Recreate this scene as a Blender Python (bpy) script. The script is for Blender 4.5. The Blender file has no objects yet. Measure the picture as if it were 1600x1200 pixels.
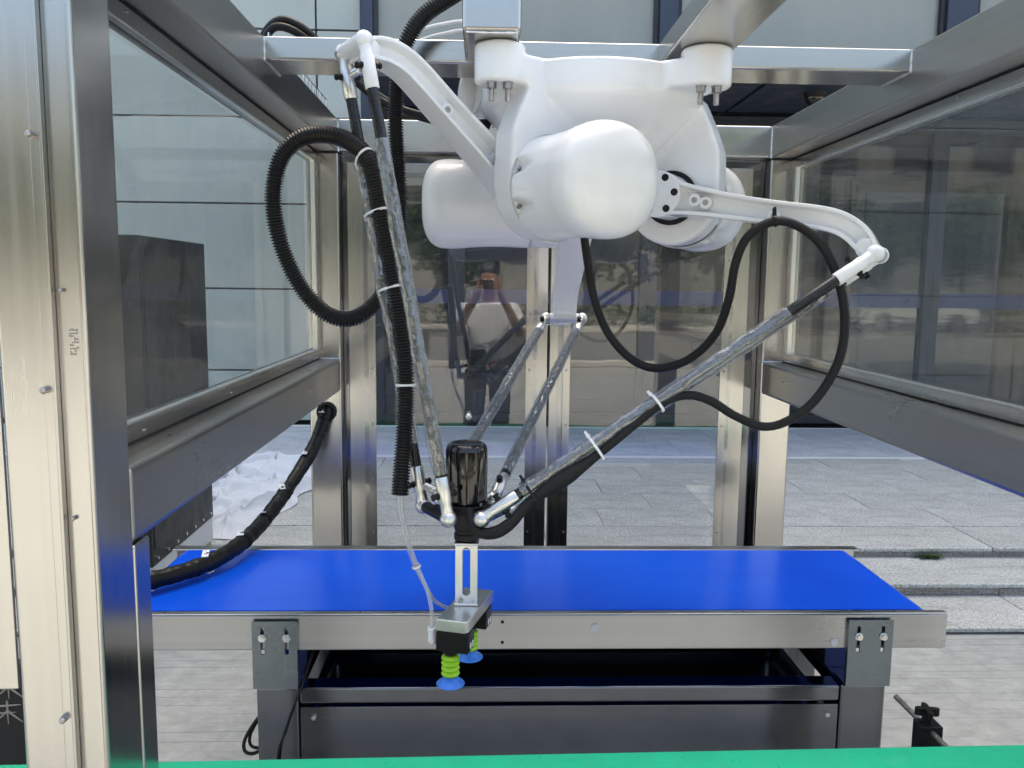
import bpy, bmesh, math, random
from mathutils import Vector, Matrix, noise
random.seed(7)
R = math.radians
scene = bpy.context.scene
C = scene.collection

# ------------------------------------------------------------------ camera
CAMH = 1.6
yaw, pitch, roll = .0327, .1212, .0109
fwd = Vector((math.sin(yaw)*math.cos(pitch), math.cos(yaw)*math.cos(pitch), -math.sin(pitch)))
r0 = Vector((math.cos(yaw), -math.sin(yaw), 0)); u0 = r0.cross(fwd)
rt = math.cos(roll)*r0 + math.sin(roll)*u0; up = -math.sin(roll)*r0 + math.cos(roll)*u0
cam_d = bpy.data.cameras.new('camera'); cam = bpy.data.objects.new('camera', cam_d); C.objects.link(cam)
cam_d.sensor_width = 36; cam_d.lens = 36*1288.67/1600
cam_d.clip_start = .01; cam_d.clip_end = 2000
m = Matrix((rt, up, -fwd)).transposed().to_4x4(); m.translation = (0, 0, CAMH)
cam.matrix_world = m
scene.camera = cam

# ------------------------------------------------------------------ sky, sun, exposure
SUN_EL, SUN_AZ = R(60), R(8)          # azimuth from +Y towards +X: the sun stands behind the building
w = bpy.data.worlds.new('World'); scene.world = w; w.use_nodes = True
nt = w.node_tree; nt.nodes.clear()
sky = nt.nodes.new('ShaderNodeTexSky'); sky.sky_type = 'NISHITA'; sky.sun_disc = False
sky.sun_elevation = SUN_EL; sky.sun_rotation = SUN_AZ; sky.air_density = 1.0; sky.dust_density = 7.0; sky.ozone_density = 1.0
bg = nt.nodes.new('ShaderNodeBackground'); bg.inputs['Strength'].default_value = .15
wo = nt.nodes.new('ShaderNodeOutputWorld')
nt.links.new(sky.outputs[0], bg.inputs[0]); nt.links.new(bg.outputs[0], wo.inputs[0])
sd = bpy.data.lights.new('sun', 'SUN'); sd.energy = 2.3; sd.angle = R(.6); sd.color = (1, .93, .83)
sun = bpy.data.objects.new('sun', sd); C.objects.link(sun)
sdir = Vector((math.sin(SUN_AZ)*math.cos(SUN_EL), math.cos(SUN_AZ)*math.cos(SUN_EL), math.sin(SUN_EL)))
sun.rotation_euler = sdir.to_track_quat('Z', 'Y').to_euler(); sun.location = (4, 30, 45)
vs = scene.view_settings
vs.view_transform = 'Standard'; vs.look = 'None'; vs.gamma = 1; vs.use_curve_mapping = False
vs.use_white_balance = True; vs.white_balance_temperature = 7150; vs.white_balance_tint = 4
vs.exposure = 1.95
scene.cycles.max_bounces = 10; scene.cycles.transparent_max_bounces = 16
scene.cycles.glossy_bounces = 5; scene.cycles.diffuse_bounces = 4
scene.cycles.use_denoising = True
scene.cycles.sample_clamp_indirect = 6

# ------------------------------------------------------------------ materials
def srgb(r, g, b):
    f = lambda c: (c/255/12.92) if c/255 <= .04045 else ((c/255+.055)/1.055)**2.4
    return (f(r), f(g), f(b), 1)
M = {}
def new(name):
    mt = bpy.data.materials.new(name); mt.use_nodes = True; M[name] = mt
    n = mt.node_tree.nodes; b = n['Principled BSDF']
    return mt, mt.node_tree, b
def node(t, kind, **kw):
    x = t.nodes.new('ShaderNode'+kind)
    for k, v in kw.items(): setattr(x, k, v)
    return x
def coords(t, scale=(1, 1, 1), kind='Object'):
    tc = node(t, 'TexCoord'); mp = node(t, 'Mapping'); mp.inputs['Scale'].default_value = scale
    t.links.new(tc.outputs[kind], mp.inputs[0]); return mp.outputs[0]
def noise_tex(t, vec, scale, detail=4, rough=.6, dist=0):
    n = node(t, 'TexNoise'); n.inputs['Scale'].default_value = scale; n.inputs['Detail'].default_value = detail
    n.inputs['Roughness'].default_value = rough; n.inputs['Distortion'].default_value = dist
    t.links.new(vec, n.inputs['Vector']); return n.outputs['Fac']
def ramp(t, fac, stops):
    r = node(t, 'ValToRGB'); e = r.color_ramp.elements
    e[0].position, e[0].color = stops[0]; e[1].position, e[1].color = stops[-1]
    for p, c in stops[1:-1]:
        x = e.new(p); x.color = c
    t.links.new(fac, r.inputs[0]); return r.outputs[0]
def rng(t, fac, a, b, lo=0., hi=1.):
    r = node(t, 'MapRange'); r.inputs[1].default_value = lo; r.inputs[2].default_value = hi
    r.inputs[3].default_value = a; r.inputs[4].default_value = b
    t.links.new(fac, r.inputs[0]); return r.outputs[0]
def bump(t, b, h, strength=.2, dist=.002):
    k = node(t, 'Bump'); k.inputs['Strength'].default_value = strength; k.inputs['Distance'].default_value = dist
    t.links.new(h, k.inputs['Height']); t.links.new(k.outputs[0], b.inputs['Normal']); return k
def mix(t, fac, a, b, kind='MIX'):
    x = node(t, 'Mix', data_type='RGBA', blend_type=kind)
    for s, v in ((x.inputs[0], fac), (x.inputs[6], a), (x.inputs[7], b)):
        if isinstance(v, (int, float, tuple)): s.default_value = v
        else: t.links.new(v, s)
    return x.outputs[2]
def plain(name, col, rough=.5, metal=0., var=.12, vscale=9., rvar=.1, coat=0., bmp=0., bscale=200., spec=.5):
    mt, t, b = new(name)
    v = coords(t)
    n1 = noise_tex(t, v, vscale, 5)
    d = tuple(c*(1-var) for c in col[:3])+(1,); l = tuple(min(1, c*(1+var)) for c in col[:3])+(1,)
    t.links.new(ramp(t, n1, [(.3, d), (.7, l)]), b.inputs['Base Color'])
    b.inputs['Metallic'].default_value = metal; b.inputs['Specular IOR Level'].default_value = spec
    n2 = noise_tex(t, v, vscale*2.7, 4)
    t.links.new(rng(t, n2, max(.02, rough-rvar), min(1, rough+rvar), .3, .7), b.inputs['Roughness'])
    if coat: b.inputs['Coat Weight'].default_value = coat; b.inputs['Coat Roughness'].default_value = .035
    if bmp: bump(t, b, noise_tex(t, v, bscale, 3), bmp, .001)
    return mt
def brushed(name, axis, col=(.48, .475, .465), rough=.21):
    mt, t, b = new(name)
    st = [70, 70, 70]; st['XYZ'.index(axis)] = .7
    g = noise_tex(t, coords(t, tuple(st)), 1, 4, .55)
    sm = noise_tex(t, coords(t), 2.6, 4, .55, .3)
    base = ramp(t, sm, [(.28, tuple(c*.92 for c in col)+(1,)), (.72, tuple(min(1, c*1.06) for c in col)+(1,))])
    base = mix(t, .12, base, ramp(t, g, [(.3, (.35, .35, .35, 1)), (.7, (.7, .7, .7, 1))]), 'OVERLAY')
    t.links.new(base, b.inputs['Base Color']); b.inputs['Metallic'].default_value = 1
    a = node(t, 'Math', operation='ADD'); t.links.new(rng(t, g, -.02, .02, .3, .7), a.inputs[0]); t.links.new(rng(t, sm, rough-.04, rough+.06, .3, .7), a.inputs[1])
    t.links.new(a.outputs[0], b.inputs['Roughness'])
    return mt
for ax in 'XYZ': brushed('steel_'+ax, ax)
for ax in 'XYZ': brushed('darksteel_'+ax, ax, (.17, .18, .20), .10)
for ax in 'XYZ': brushed('railsteel_'+ax, ax, (.39, .38, .365), .31)
for ax in 'XYZ': brushed('satin_'+ax, ax, (.45, .46, .475), .3)
plain('white_paint', (.80, .815, .835, 1), .5, var=.02, vscale=3, rvar=.05, coat=.8)
plain('grey_white', (.45, .47, .49, 1), .3, var=.03, vscale=4)
plain('black_plastic', (.007, .007, .0075, 1), .42, var=.25, vscale=14, rvar=.12, spec=.28)
plain('hose_black', (.007, .007, .0075, 1), .36, var=.25, vscale=20, rvar=.08, spec=.32)
plain('black_gloss', (.006, .006, .007, 1), .09, var=.1, rvar=.03, coat=.3)
plain('carbon', (.012, .012, .013, 1), .25, var=.3, vscale=60, rvar=.08)
plain('aluminium', (.72, .72, .72, 1), .32, 1, var=.03, vscale=12, rvar=.04)
plain('bolt_steel', (.42, .40, .38, 1), .33, 1, var=.15, vscale=120, rvar=.1)
plain('spring_steel', (.7, .7, .7, 1), .2, 1, var=.05)
plain('zinc', (.20, .235, .26, 1), .27, .9, var=.12, vscale=3, rvar=.03)
plain('lime_rubber', srgb(160, 214, 40), .45, var=.06, vscale=40)
plain('blue_rubber', srgb(50, 125, 225), .35, var=.08, vscale=40)
plain('white_plastic', (.78, .78, .78, 1), .4, var=.04)
plain('green_plastic', srgb(16, 172, 130), .38, var=.05, vscale=14, rvar=.12, bmp=.15, bscale=260)
plain('dark_cabinet', (.013, .014, .016, 1), .4, var=.1, vscale=5, spec=.3)
plain('cabinet_grey', (.5, .52, .55, 1), .42, var=.04, vscale=4)
plain('dark_hole', (.004, .004, .004, 1), .8, var=.1)
plain('mullion', srgb(60, 69, 88), .38, .3, var=.08, vscale=2)
plain('mullion_dark', srgb(42, 47, 56), .4, .2, var=.12, vscale=2)
plain('skin', srgb(178, 128, 102), .5, var=.06, vscale=14)
plain('hair', (.012, .010, .009, 1), .55, var=.3, vscale=60)
plain('shirt', (.74, .77, .84, 1), .75, var=.04, vscale=8, bmp=.2, bscale=60)
plain('trousers', (.018, .022, .034, 1), .8, var=.2, vscale=14, bmp=.15, bscale=90)
plain('leather', (.012, .011, .011, 1), .35, var=.2)
plain('bark', (.10, .075, .055, 1), .9, var=.3, vscale=12, bmp=.5, bscale=40)
plain('car_white', (.78, .79, .80, 1), .2, var=.02, coat=.6)
plain('tyre', (.02, .02, .02, 1), .7, var=.1)
plain('lamp_metal', (.45, .46, .48, 1), .4, .6, var=.1)
plain('asphalt', (.07, .07, .072, 1), .85, var=.25, vscale=3, bmp=.3, bscale=150)
plain('beige_wall', (.24, .245, .24, 1), .8, var=.07, vscale=.5)
plain('warm_kerb', (.45, .43, .40, 1), .8, var=.1, vscale=3)
plain('pale_stone', (.68, .69, .68, 1), .55, var=.06, vscale=12)

def belt_mat():
    mt, t, b = new('blue_belt'); v = coords(t)
    n = noise_tex(t, coords(t, (1, 3, 3)), 1.6, 4)
    t.links.new(ramp(t, n, [(.3, srgb(0, 78, 216)), (.7, srgb(0, 88, 226))]), b.inputs['Base Color'])
    t.links.new(rng(t, noise_tex(t, coords(t, (1, 6, 6)), 3, 4), .17, .25, .3, .7), b.inputs['Roughness'])
    b.inputs['Specular IOR Level'].default_value = .34
    sc_ = ramp(t, noise_tex(t, coords(t, (3, 60, 60)), 1.5, 5, .7), [(.66, (0, 0, 0, 1)), (.74, (1, 1, 1, 1))])
    dt_ = ramp(t, noise_tex(t, v, 240, 2, .5), [(.72, (0, 0, 0, 1)), (.78, (1, 1, 1, 1))])
    old = b.inputs['Base Color'].links[0].from_socket
    m_ = node(t, 'Math', operation='MAXIMUM'); t.links.new(sc_, m_.inputs[0]); t.links.new(dt_, m_.inputs[1])
    m2_ = node(t, 'Math', operation='MULTIPLY'); t.links.new(m_.outputs[0], m2_.inputs[0]); m2_.inputs[1].default_value = .16
    t.links.new(mix(t, m2_.outputs[0], old, (.35, .45, .75, 1)), b.inputs['Base Color'])
    bump(t, b, noise_tex(t, v, 7, 2), .05, .004)
belt_mat()
def granite(name, tint=(1, 1, 1), lum=1.):
    mt, t, b = new(name); v = coords(t)
    a = noise_tex(t, v, 62, 4, .8); c = noise_tex(t, v, 150, 3, .75); big = noise_tex(t, v, 2.3, 5)
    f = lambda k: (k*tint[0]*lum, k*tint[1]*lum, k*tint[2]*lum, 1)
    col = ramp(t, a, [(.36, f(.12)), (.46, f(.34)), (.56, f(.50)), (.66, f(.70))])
    col = mix(t, .5, col, ramp(t, c, [(.4, f(.16)), (.6, f(.66))]))
    col = mix(t, .55, col, ramp(t, big, [(.3, (.36, .36, .35, 1)), (.7, (.60, .60, .60, 1))]), 'OVERLAY')
    stn = ramp(t, noise_tex(t, coords(t, (1, 1, 1), 'Generated'), 3.5, 6, .7, 1.0), [(.34, (.62, .61, .58, 1)), (.52, (1, 1, 1, 1))])
    col = mix(t, .6, col, stn, 'MULTIPLY')
    oi = node(t, 'ObjectInfo')
    hsv = node(t, 'HueSaturation'); t.links.new(col, hsv.inputs['Color']); t.links.new(rng(t, oi.outputs['Random'], .98, 1.07), hsv.inputs['Value'])
    t.links.new(hsv.outputs[0], b.inputs['Base Color'])
    b.inputs['Roughness'].default_value = .6; b.inputs['Specular IOR Level'].default_value = .35
    bump(t, b, a, .25, .002)
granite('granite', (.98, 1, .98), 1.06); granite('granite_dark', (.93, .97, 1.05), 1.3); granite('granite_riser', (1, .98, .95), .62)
def concrete():
    mt, t, b = new('concrete'); v = coords(t, kind='Object')
    big = noise_tex(t, v, .9, 6, .65); mid = noise_tex(t, coords(t, (10, 13, 10)), 1, 7, .72, .4); fine = noise_tex(t, v, 130, 3)
    col = ramp(t, big, [(.25, (.27, .275, .265, 1)), (.75, (.37, .375, .36, 1))])
    col = mix(t, .45, col, ramp(t, mid, [(.3, (.24, .24, .24, 1)), (.7, (.70, .70, .70, 1))]), 'OVERLAY')
    # trowelled grooves running along X at uneven spacing
    tc = node(t, 'TexCoord'); sx = node(t, 'SeparateXYZ'); t.links.new(tc.outputs['Object'], sx.inputs[0])
    wob = noise_tex(t, coords(t, (.8, .8, .8)), 1.1, 2)
    ad = node(t, 'Math', operation='MULTIPLY_ADD'); t.links.new(wob, ad.inputs[0]); ad.inputs[1].default_value = .02; t.links.new(sx.outputs[1], ad.inputs[2])
    mu = node(t, 'Math', operation='MULTIPLY'); t.links.new(ad.outputs[0], mu.inputs[0]); mu.inputs[1].default_value = 16
    fr = node(t, 'Math', operation='FRACT'); t.links.new(mu.outputs[0], fr.inputs[0])
    line = ramp(t, fr.outputs[0], [(0, (.1, .1, .1, 1)), (.06, (1, 1, 1, 1)), (1, (1, 1, 1, 1))])
    brk = ramp(t, noise_tex(t, coords(t, (.7, 5, 1)), 1.4, 4), [(.42, (0, 0, 0, 1)), (.58, (1, 1, 1, 1))])
    lm = mix(t, brk, line, (1, 1, 1, 1))
    col = mix(t, .55, col, lm, 'MULTIPLY')
    t.links.new(col, b.inputs['Base Color']); b.inputs['Roughness'].default_value = .85
    h = mix(t, .5, mid, lm)
    k = bump(t, b, h, .8, .009)
concrete()
def cladding():
    mt, t, b = new('pale_cladding'); v = coords(t)
    oi = node(t, 'ObjectInfo')
    n = noise_tex(t, v, 1.3, 4)
    col = ramp(t, n, [(.3, (.39, .44, .43, 1)), (.7, (.45, .495, .485, 1))])
    hsv = node(t, 'HueSaturation'); t.links.new(col, hsv.inputs['Color']); t.links.new(rng(t, oi.outputs['Random'], .95, 1.05), hsv.inputs['Value'])
    t.links.new(hsv.outputs[0], b.inputs['Base Color']); b.inputs['Roughness'].default_value = .28
    bump(t, b, n, .03, .01)
cladding()
def building_glass():
    # dark tinted float glass: strong mirror layer over a dim tinted body
    mt, t, b = new('building_glass'); v = coords(t)
    b.inputs['Base Color'].default_value = (.012, .015, .018, 1); b.inputs['Roughness'].default_value = .05
    b.inputs['IOR'].default_value = 1.55; b.inputs['Coat Weight'].default_value = .25; b.inputs['Coat Roughness'].default_value = .02; b.inputs['Coat IOR'].default_value = 1.7
    bump(t, b, noise_tex(t, coords(t, (.5, 1, 2.2)), 1.6, 3), .10, .02)
building_glass()
def pale_glass():  # pale grey-green body colour under a clear glossy coat
    mt, t, b = new('pale_glass'); v = coords(t)
    n = noise_tex(t, coords(t, (1, 1, .3)), 1.2, 4)
    t.links.new(ramp(t, n, [(.3, (.25, .262, .24, 1)), (.7, (.31, .32, .295, 1))]), b.inputs['Base Color']); b.inputs['Roughness'].default_value = .5
    b.inputs['Coat Weight'].default_value = 1; b.inputs['Coat Roughness'].default_value = .02; b.inputs['Coat IOR'].default_value = 1.6
pale_glass()
plain('ink', (.34, .32, .30, 1), .5, .6, var=.2)
plain('blue_film', srgb(52, 60, 96), .35, var=.05, vscale=2)
def pane(name, tint, refl, dust):
    mt, t, b = new(name); t.nodes.remove(b)
    out = t.nodes['Material Output']; v = coords(t)
    tr = node(t, 'BsdfTransparent'); tr.inputs[0].default_value = tint+(1,)
    gl = node(t, 'BsdfGlossy'); gl.inputs['Roughness'].default_value = .015; gl.inputs['Color'].default_value = (.95, .97, 1, 1)
    fr = node(t, 'Fresnel'); fr.inputs['IOR'].default_value = refl
    bp = node(t, 'Bump'); bp.inputs['Strength'].default_value = .06; bp.inputs['Distance'].default_value = .01
    t.links.new(noise_tex(t, v, 2.2, 2), bp.inputs['Height']); t.links.new(bp.outputs[0], gl.inputs['Normal'])
    geo = node(t, 'NewGeometry'); iv = node(t, 'Math', operation='SUBTRACT'); iv.inputs[0].default_value = 1; t.links.new(geo.outputs['Backfacing'], iv.inputs[1])
    fm = node(t, 'Math', operation='MULTIPLY'); t.links.new(fr.outputs[0], fm.inputs[0]); t.links.new(iv.outputs[0], fm.inputs[1])
    m1 = node(t, 'MixShader'); t.links.new(fm.outputs[0], m1.inputs[0]); t.links.new(tr.outputs[0], m1.inputs[1]); t.links.new(gl.outputs[0], m1.inputs[2])
    df = node(t, 'BsdfDiffuse'); df.inputs[0].default_value = (.55, .56, .57, 1)
    m2 = node(t, 'MixShader')
    sm = noise_tex(t, coords(t, (1, 9, 1.2)), 2.5, 6, .7, .8)
    t.links.new(rng(t, sm, dust*.3, dust*1.7, .3, .75), m2.inputs[0]); t.links.new(m1.outputs[0], m2.inputs[1]); t.links.new(df.outputs[0], m2.inputs[2])
    t.links.new(m2.outputs[0], out.inputs[0])
pane('window_pane', (.91, .93, .92), 1.6, .04)
pane('door_pane', (.93, .94, .95), 1.9, .02)
pane('car_glass', (.06, .07, .08), 1.6, .0)
def film():
    # thin clinging wrap: half see-through, glossy, lightly crinkled
    mt, t, b = new('plastic_film'); t.nodes.remove(b)
    out = t.nodes['Material Output']
    wa = noise_tex(t, coords(t, (5, 9, 1), 'UV'), 1, 3, .5, .6); wc = noise_tex(t, coords(t, (3, 70, 1), 'UV'), 1, 2, .5, .9)
    cr = ramp(t, wc, [(.5, (0, 0, 0, 1)), (.72, (1, 1, 1, 1))]); wr = mix(t, .35, wa, cr)
    bp = node(t, 'Bump'); bp.inputs['Strength'].default_value = .2; bp.inputs['Distance'].default_value = .004; t.links.new(wr, bp.inputs['Height'])
    tr = node(t, 'BsdfTransparent'); tr.inputs[0].default_value = (.95, .96, .97, 1)
    gl = node(t, 'BsdfGlossy'); gl.inputs['Roughness'].default_value = .12; gl.inputs[0].default_value = (.9, .92, .95, 1); t.links.new(bp.outputs[0], gl.inputs['Normal'])
    df = node(t, 'BsdfDiffuse'); df.inputs[0].default_value = (.42, .44, .47, 1)
    lw = node(t, 'LayerWeight'); lw.inputs[0].default_value = .35
    m0 = node(t, 'MixShader'); m0.inputs[0].default_value = .5; t.links.new(df.outputs[0], m0.inputs[1]); t.links.new(gl.outputs[0], m0.inputs[2])
    ad = node(t, 'Math', operation='ADD'); t.links.new(rng(t, wr, .27, .37, .35, .7), ad.inputs[0]); t.links.new(rng(t, lw.outputs['Facing'], 0, .3), ad.inputs[1])
    m1 = node(t, 'MixShader'); t.links.new(ad.outputs[0], m1.inputs[0]); t.links.new(tr.outputs[0], m1.inputs[1]); t.links.new(m0.outputs[0], m1.inputs[2])
    t.links.new(m1.outputs[0], out.inputs[0])
film()
def clear_tube():
    mt, t, b = new('clear_tube'); t.nodes.remove(b)
    out = t.nodes['Material Output']
    tr = node(t, 'BsdfTransparent'); tr.inputs[0].default_value = (.88, .9, .92, 1)
    gl = node(t, 'BsdfGlossy'); gl.inputs['Roughness'].default_value = .1
    lw = node(t, 'LayerWeight'); lw.inputs[0].default_value = .45
    df = node(t, 'BsdfDiffuse'); df.inputs[0].default_value = (.7, .73, .78, 1)
    m0 = node(t, 'MixShader'); m0.inputs[0].default_value = .5; t.links.new(df.outputs[0], m0.inputs[1]); t.links.new(gl.outputs[0], m0.inputs[2])
    m1 = node(t, 'MixShader'); t.links.new(rng(t, lw.outputs['Facing'], .2, .85), m1.inputs[0]); t.links.new(tr.outputs[0], m1.inputs[1]); t.links.new(m0.outputs[0], m1.inputs[2])
    t.links.new(m1.outputs[0], out.inputs[0])
clear_tube()
def braid():
    mt, t, b = new('braided_sleeve'); v = coords(t)
    vo = node(t, 'TexVoronoi'); vo.inputs['Scale'].default_value = 420; t.links.new(v, vo.inputs['Vector'])
    b.inputs['Base Color'].default_value = (.008, .008, .0085, 1); b.inputs['Roughness'].default_value = .5; b.inputs['Specular IOR Level'].default_value = .3
    bump(t, b, vo.outputs['Distance'], .6, .0015)
braid()
def cloth():
    mt, t, b = new('white_cloth'); v = coords(t)
    b.inputs['Base Color'].default_value = (.60, .62, .66, 1); b.inputs['Roughness'].default_value = .85
    bump(t, b, noise_tex(t, v, 260, 2), .2, .002)
cloth()
def leafm():
    mt, t, b = new('leaves'); oi = node(t, 'ObjectInfo'); v = coords(t)
    t.links.new(ramp(t, noise_tex(t, v, 1.4, 3), [(.3, (.04, .085, .02, 1)), (.7, (.09, .15, .035, 1))]), b.inputs['Base Color']); b.inputs['Roughness'].default_value = .6
leafm()

# ------------------------------------------------------------------ mesh helpers
class MB:
    def __init__(s): s.v = []; s.f = []; s.mi = []
    def add(s, vs, fs, mi=0):
        o = len(s.v); s.v += [tuple(p) for p in vs]; s.f += [tuple(i+o for i in f) for f in fs]; s.mi += [mi]*len(fs); return s
    def box(s, x0, x1, y0, y1, z0, z1, mi=0, mat=None):
        p = [Vector(q) for q in ((x0,y0,z0),(x1,y0,z0),(x1,y1,z0),(x0,y1,z0),(x0,y0,z1),(x1,y0,z1),(x1,y1,z1),(x0,y1,z1))]
        if mat: p = [mat @ q for q in p]
        return s.add(p, [(0,3,2,1),(4,5,6,7),(0,1,5,4),(1,2,6,5),(2,3,7,6),(3,0,4,7)], mi)
    def cyl(s, a, b, r, r2=None, n=20, mi=0, cap=True):
        return s.tube([a, b], [r, r if r2 is None else r2], n, mi, cap)
    def tube(s, pts, rad, n=12, mi=0, cap=True):
        pts = [Vector(p) for p in pts]
        if not hasattr(rad, '__len__'): rad = [rad]*len(pts)
        T = []
        for i in range(len(pts)):
            d = pts[min(i+1, len(pts)-1)]-pts[max(i-1, 0)]
            T.append(d.normalized() if d.length > 1e-9 else (T[-1] if T else Vector((0, 0, 1))))
        a = Vector((0, 0, 1)) if abs(T[0].z) < .9 else Vector((1, 0, 0))
        nrm = (a - T[0]*a.dot(T[0])).normalized(); vs = []
        for p, t, r in zip(pts, T, rad):
            nrm = (nrm - t*nrm.dot(t)).normalized(); bn = t.cross(nrm)
            vs += [p + r*(math.cos(2*math.pi*k/n)*nrm + math.sin(2*math.pi*k/n)*bn) for k in range(n)]
        fs = [(i*n+k, i*n+(k+1) % n, (i+1)*n+(k+1) % n, (i+1)*n+k) for i in range(len(pts)-1) for k in range(n)]
        if cap: fs += [tuple(range(n))[::-1], tuple((len(pts)-1)*n+k for k in range(n))]
        return s.add(vs, fs, mi)
    def lathe(s, prof, o=(0, 0, 0), axis='Z', n=32, mi=0, mat=None):
        vs = []
        for r, z in prof:
            for k in range(n):
                a = 2*math.pi*k/n; p = Vector((r*math.cos(a), r*math.sin(a), z))
                if mat: p = mat @ p
                vs.append(p + Vector(o))
        fs = [(i*n+k, i*n+(k+1) % n, (i+1)*n+(k+1) % n, (i+1)*n+k) for i in range(len(prof)-1) for k in range(n)]
        if prof[0][0] > 1e-6: fs.append(tuple(range(n))[::-1])
        if prof[-1][0] > 1e-6: fs.append(tuple((len(prof)-1)*n+k for k in range(n)))
        return s.add(vs, fs, mi)
    def ball(s, c, r, n=16, mi=0, sc=(1, 1, 1)):
        c = Vector(c); vs = []; h = n//2
        for i in range(h+1):
            th = math.pi*i/h
            for k in range(n):
                ph = 2*math.pi*k/n
                vs.append(c+Vector((sc[0]*r*math.sin(th)*math.cos(ph), sc[1]*r*math.sin(th)*math.sin(ph), sc[2]*r*math.cos(th))))
        return s.add(vs, [(i*n+k, (i+1)*n+k, (i+1)*n+(k+1) % n, i*n+(k+1) % n) for i in range(h) for k in range(n)], mi)
    def prism(s, poly, z0, z1, mat=None, mi=0):
        n = len(poly); vs = [Vector((x, y, z0)) for x, y in poly]+[Vector((x, y, z1)) for x, y in poly]
        if mat: vs = [mat @ q for q in vs]
        return s.add(vs, [tuple(range(n))[::-1], tuple(range(n, 2*n))]+[(i, (i+1) % n, n+(i+1) % n, n+i) for i in range(n)], mi)
    def build(s, name, mats, parent=None, bevel=0., seg=2, smooth=True, ang=40, clean=True):
        me = bpy.data.meshes.new(name); me.from_pydata(s.v, [], s.f); me.update()
        if clean:
            bm = bmesh.new(); bm.from_mesh(me)
            for f, k in zip(bm.faces, s.mi): f.material_index = k
            bmesh.ops.remove_doubles(bm, verts=bm.verts, dist=1e-6)
            bmesh.ops.recalc_face_normals(bm, faces=bm.faces); bm.to_mesh(me); bm.free()
        o = bpy.data.objects.new(name, me); C.objects.link(o)
        for q in (mats if isinstance(mats, (list, tuple)) else [mats]): me.materials.append(M[q])
        if smooth: me.shade_smooth(); me.set_sharp_from_angle(angle=R(ang))
        if bevel:
            b = o.modifiers.new('bevel', 'BEVEL'); b.width = bevel; b.segments = seg; b.limit_method = 'ANGLE'; b.angle_limit = R(40); b.harden_normals = True
        if parent is not None: attach(o, parent)
        return o
WM = {}
def world_of(o): return WM.get(o.name, Matrix.Identity(4))
def attach(o, p):
    o.parent = p; o.matrix_parent_inverse = world_of(p).inverted()
def thing(name, label, cat, loc=(0, 0, 0), group=None):
    o = bpy.data.objects.new(name, None); C.objects.link(o); o.location = loc; o.empty_display_size = .1
    WM[o.name] = Matrix.Translation(loc)
    return tag(o, label, cat, group)
def tag(o, label, cat, group=None):
    o['label'] = label; o['category'] = cat
    if group: o['group'] = group
    return o
def struct(o): o['kind'] = 'structure'; return o
def copy_part(o, parent=None, mat=None):
    c = o.copy(); C.objects.link(c); c.parent = parent
    if mat is not None: c.matrix_world = mat
    return c
def spline(pts, step):
    P = [Vector(p) for p in pts]; P = [2*P[0]-P[1]]+P+[2*P[-1]-P[-2]]; out = []
    for i in range(1, len(P)-2):
        a, b, c, d = P[i-1:i+3]
        for k in range(24):
            t = k/24
            out.append(.5*((2*b)+(c-a)*t+(2*a-5*b+4*c-d)*t*t+(3*b-a-3*c+d)*t**3))
    out.append(P[-2])
    L = [0]
    for i in range(1, len(out)): L.append(L[-1]+(out[i]-out[i-1]).length)
    n = max(2, int(L[-1]/step)); res = []; j = 0
    for k in range(n+1):
        s = L[-1]*k/n
        while j < len(L)-2 and L[j+1] < s: j += 1
        f = (s-L[j])/max(1e-9, L[j+1]-L[j]); res.append(out[j].lerp(out[j+1], f))
    return res
def frame_mat(o, x, y, z):
    m_ = Matrix((Vector(x), Vector(y), Vector(z))).transposed().to_4x4(); m_.translation = Vector(o); return m_

# ================================================================== SETTING
g = MB(); g.add([(-300, -300, 0), (300, -300, 0), (300, 300, 0), (-300, 300, 0)], [(0, 1, 2, 3)])
struct(g.build('ground', 'concrete', smooth=False))
rd = MB(); rd.add([(-300, -22, .004), (300, -22, .004), (300, -10, .004), (-300, -10, .004)], [(0, 1, 2, 3)])
struct(rd.build('road', 'asphalt', smooth=False))
kb = MB(); kb.box(-120, 120, -9.95, -9.75, 0, .13); struct(kb.build('kerb', 'warm_kerb', bevel=.02))
kb = MB(); kb.box(-120, 120, -25, -22, 0, .13); struct(kb.build('pavement', 'warm_kerb', bevel=.02))

# entrance steps and platform: body below, stone slabs on top
SX0, SX1 = -7.0, 9.0
stp = MB()
stp.box(SX0, SX1, 3.66, 8.4, -.05, .004); stp.box(SX0, SX1, 4.03, 8.4, 0, .066); stp.box(SX0, SX1, 4.43, 8.4, .06, .128)
steps = struct(stp.build('entrance_steps', 'granite_dark', smooth=False))
def slab_row(parent, y0, y1, z0, z1, wdt, off, mat='granite', name='stone_slab', bev=.006, gap=.004, x0=SX0, x1=SX1, jit=.0025):
    x = x0-off; proto = None
    while x < x1:
        if proto is None:
            b = MB(); b.box(-wdt/2+gap/2, wdt/2-gap/2, y0-(y0+y1)/2+gap/2, (y1-y0)/2-gap/2, z0-z1, 0)
            proto = b.build(name, mat, bevel=bev); o = proto; proto.parent = parent
        else:
            o = proto.copy(); C.objects.link(o)
        o.location = (x+wdt/2, (y0+y1)/2, z1+random.uniform(-jit, jit)); o.rotation_euler = (random.uniform(-.001, .001), random.uniform(-.001, .001), 0)
        x += wdt
slab_row(steps, 3.60, 4.03, .010, .036, 1.25, .35, bev=.009)
slab_row(steps, 3.985, 4.43, .074, .1, 1.25, .95, bev=.009)
slab_row(steps, 4.385, 4.80, .135, .161, 1.25, .15, bev=.009)
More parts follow.
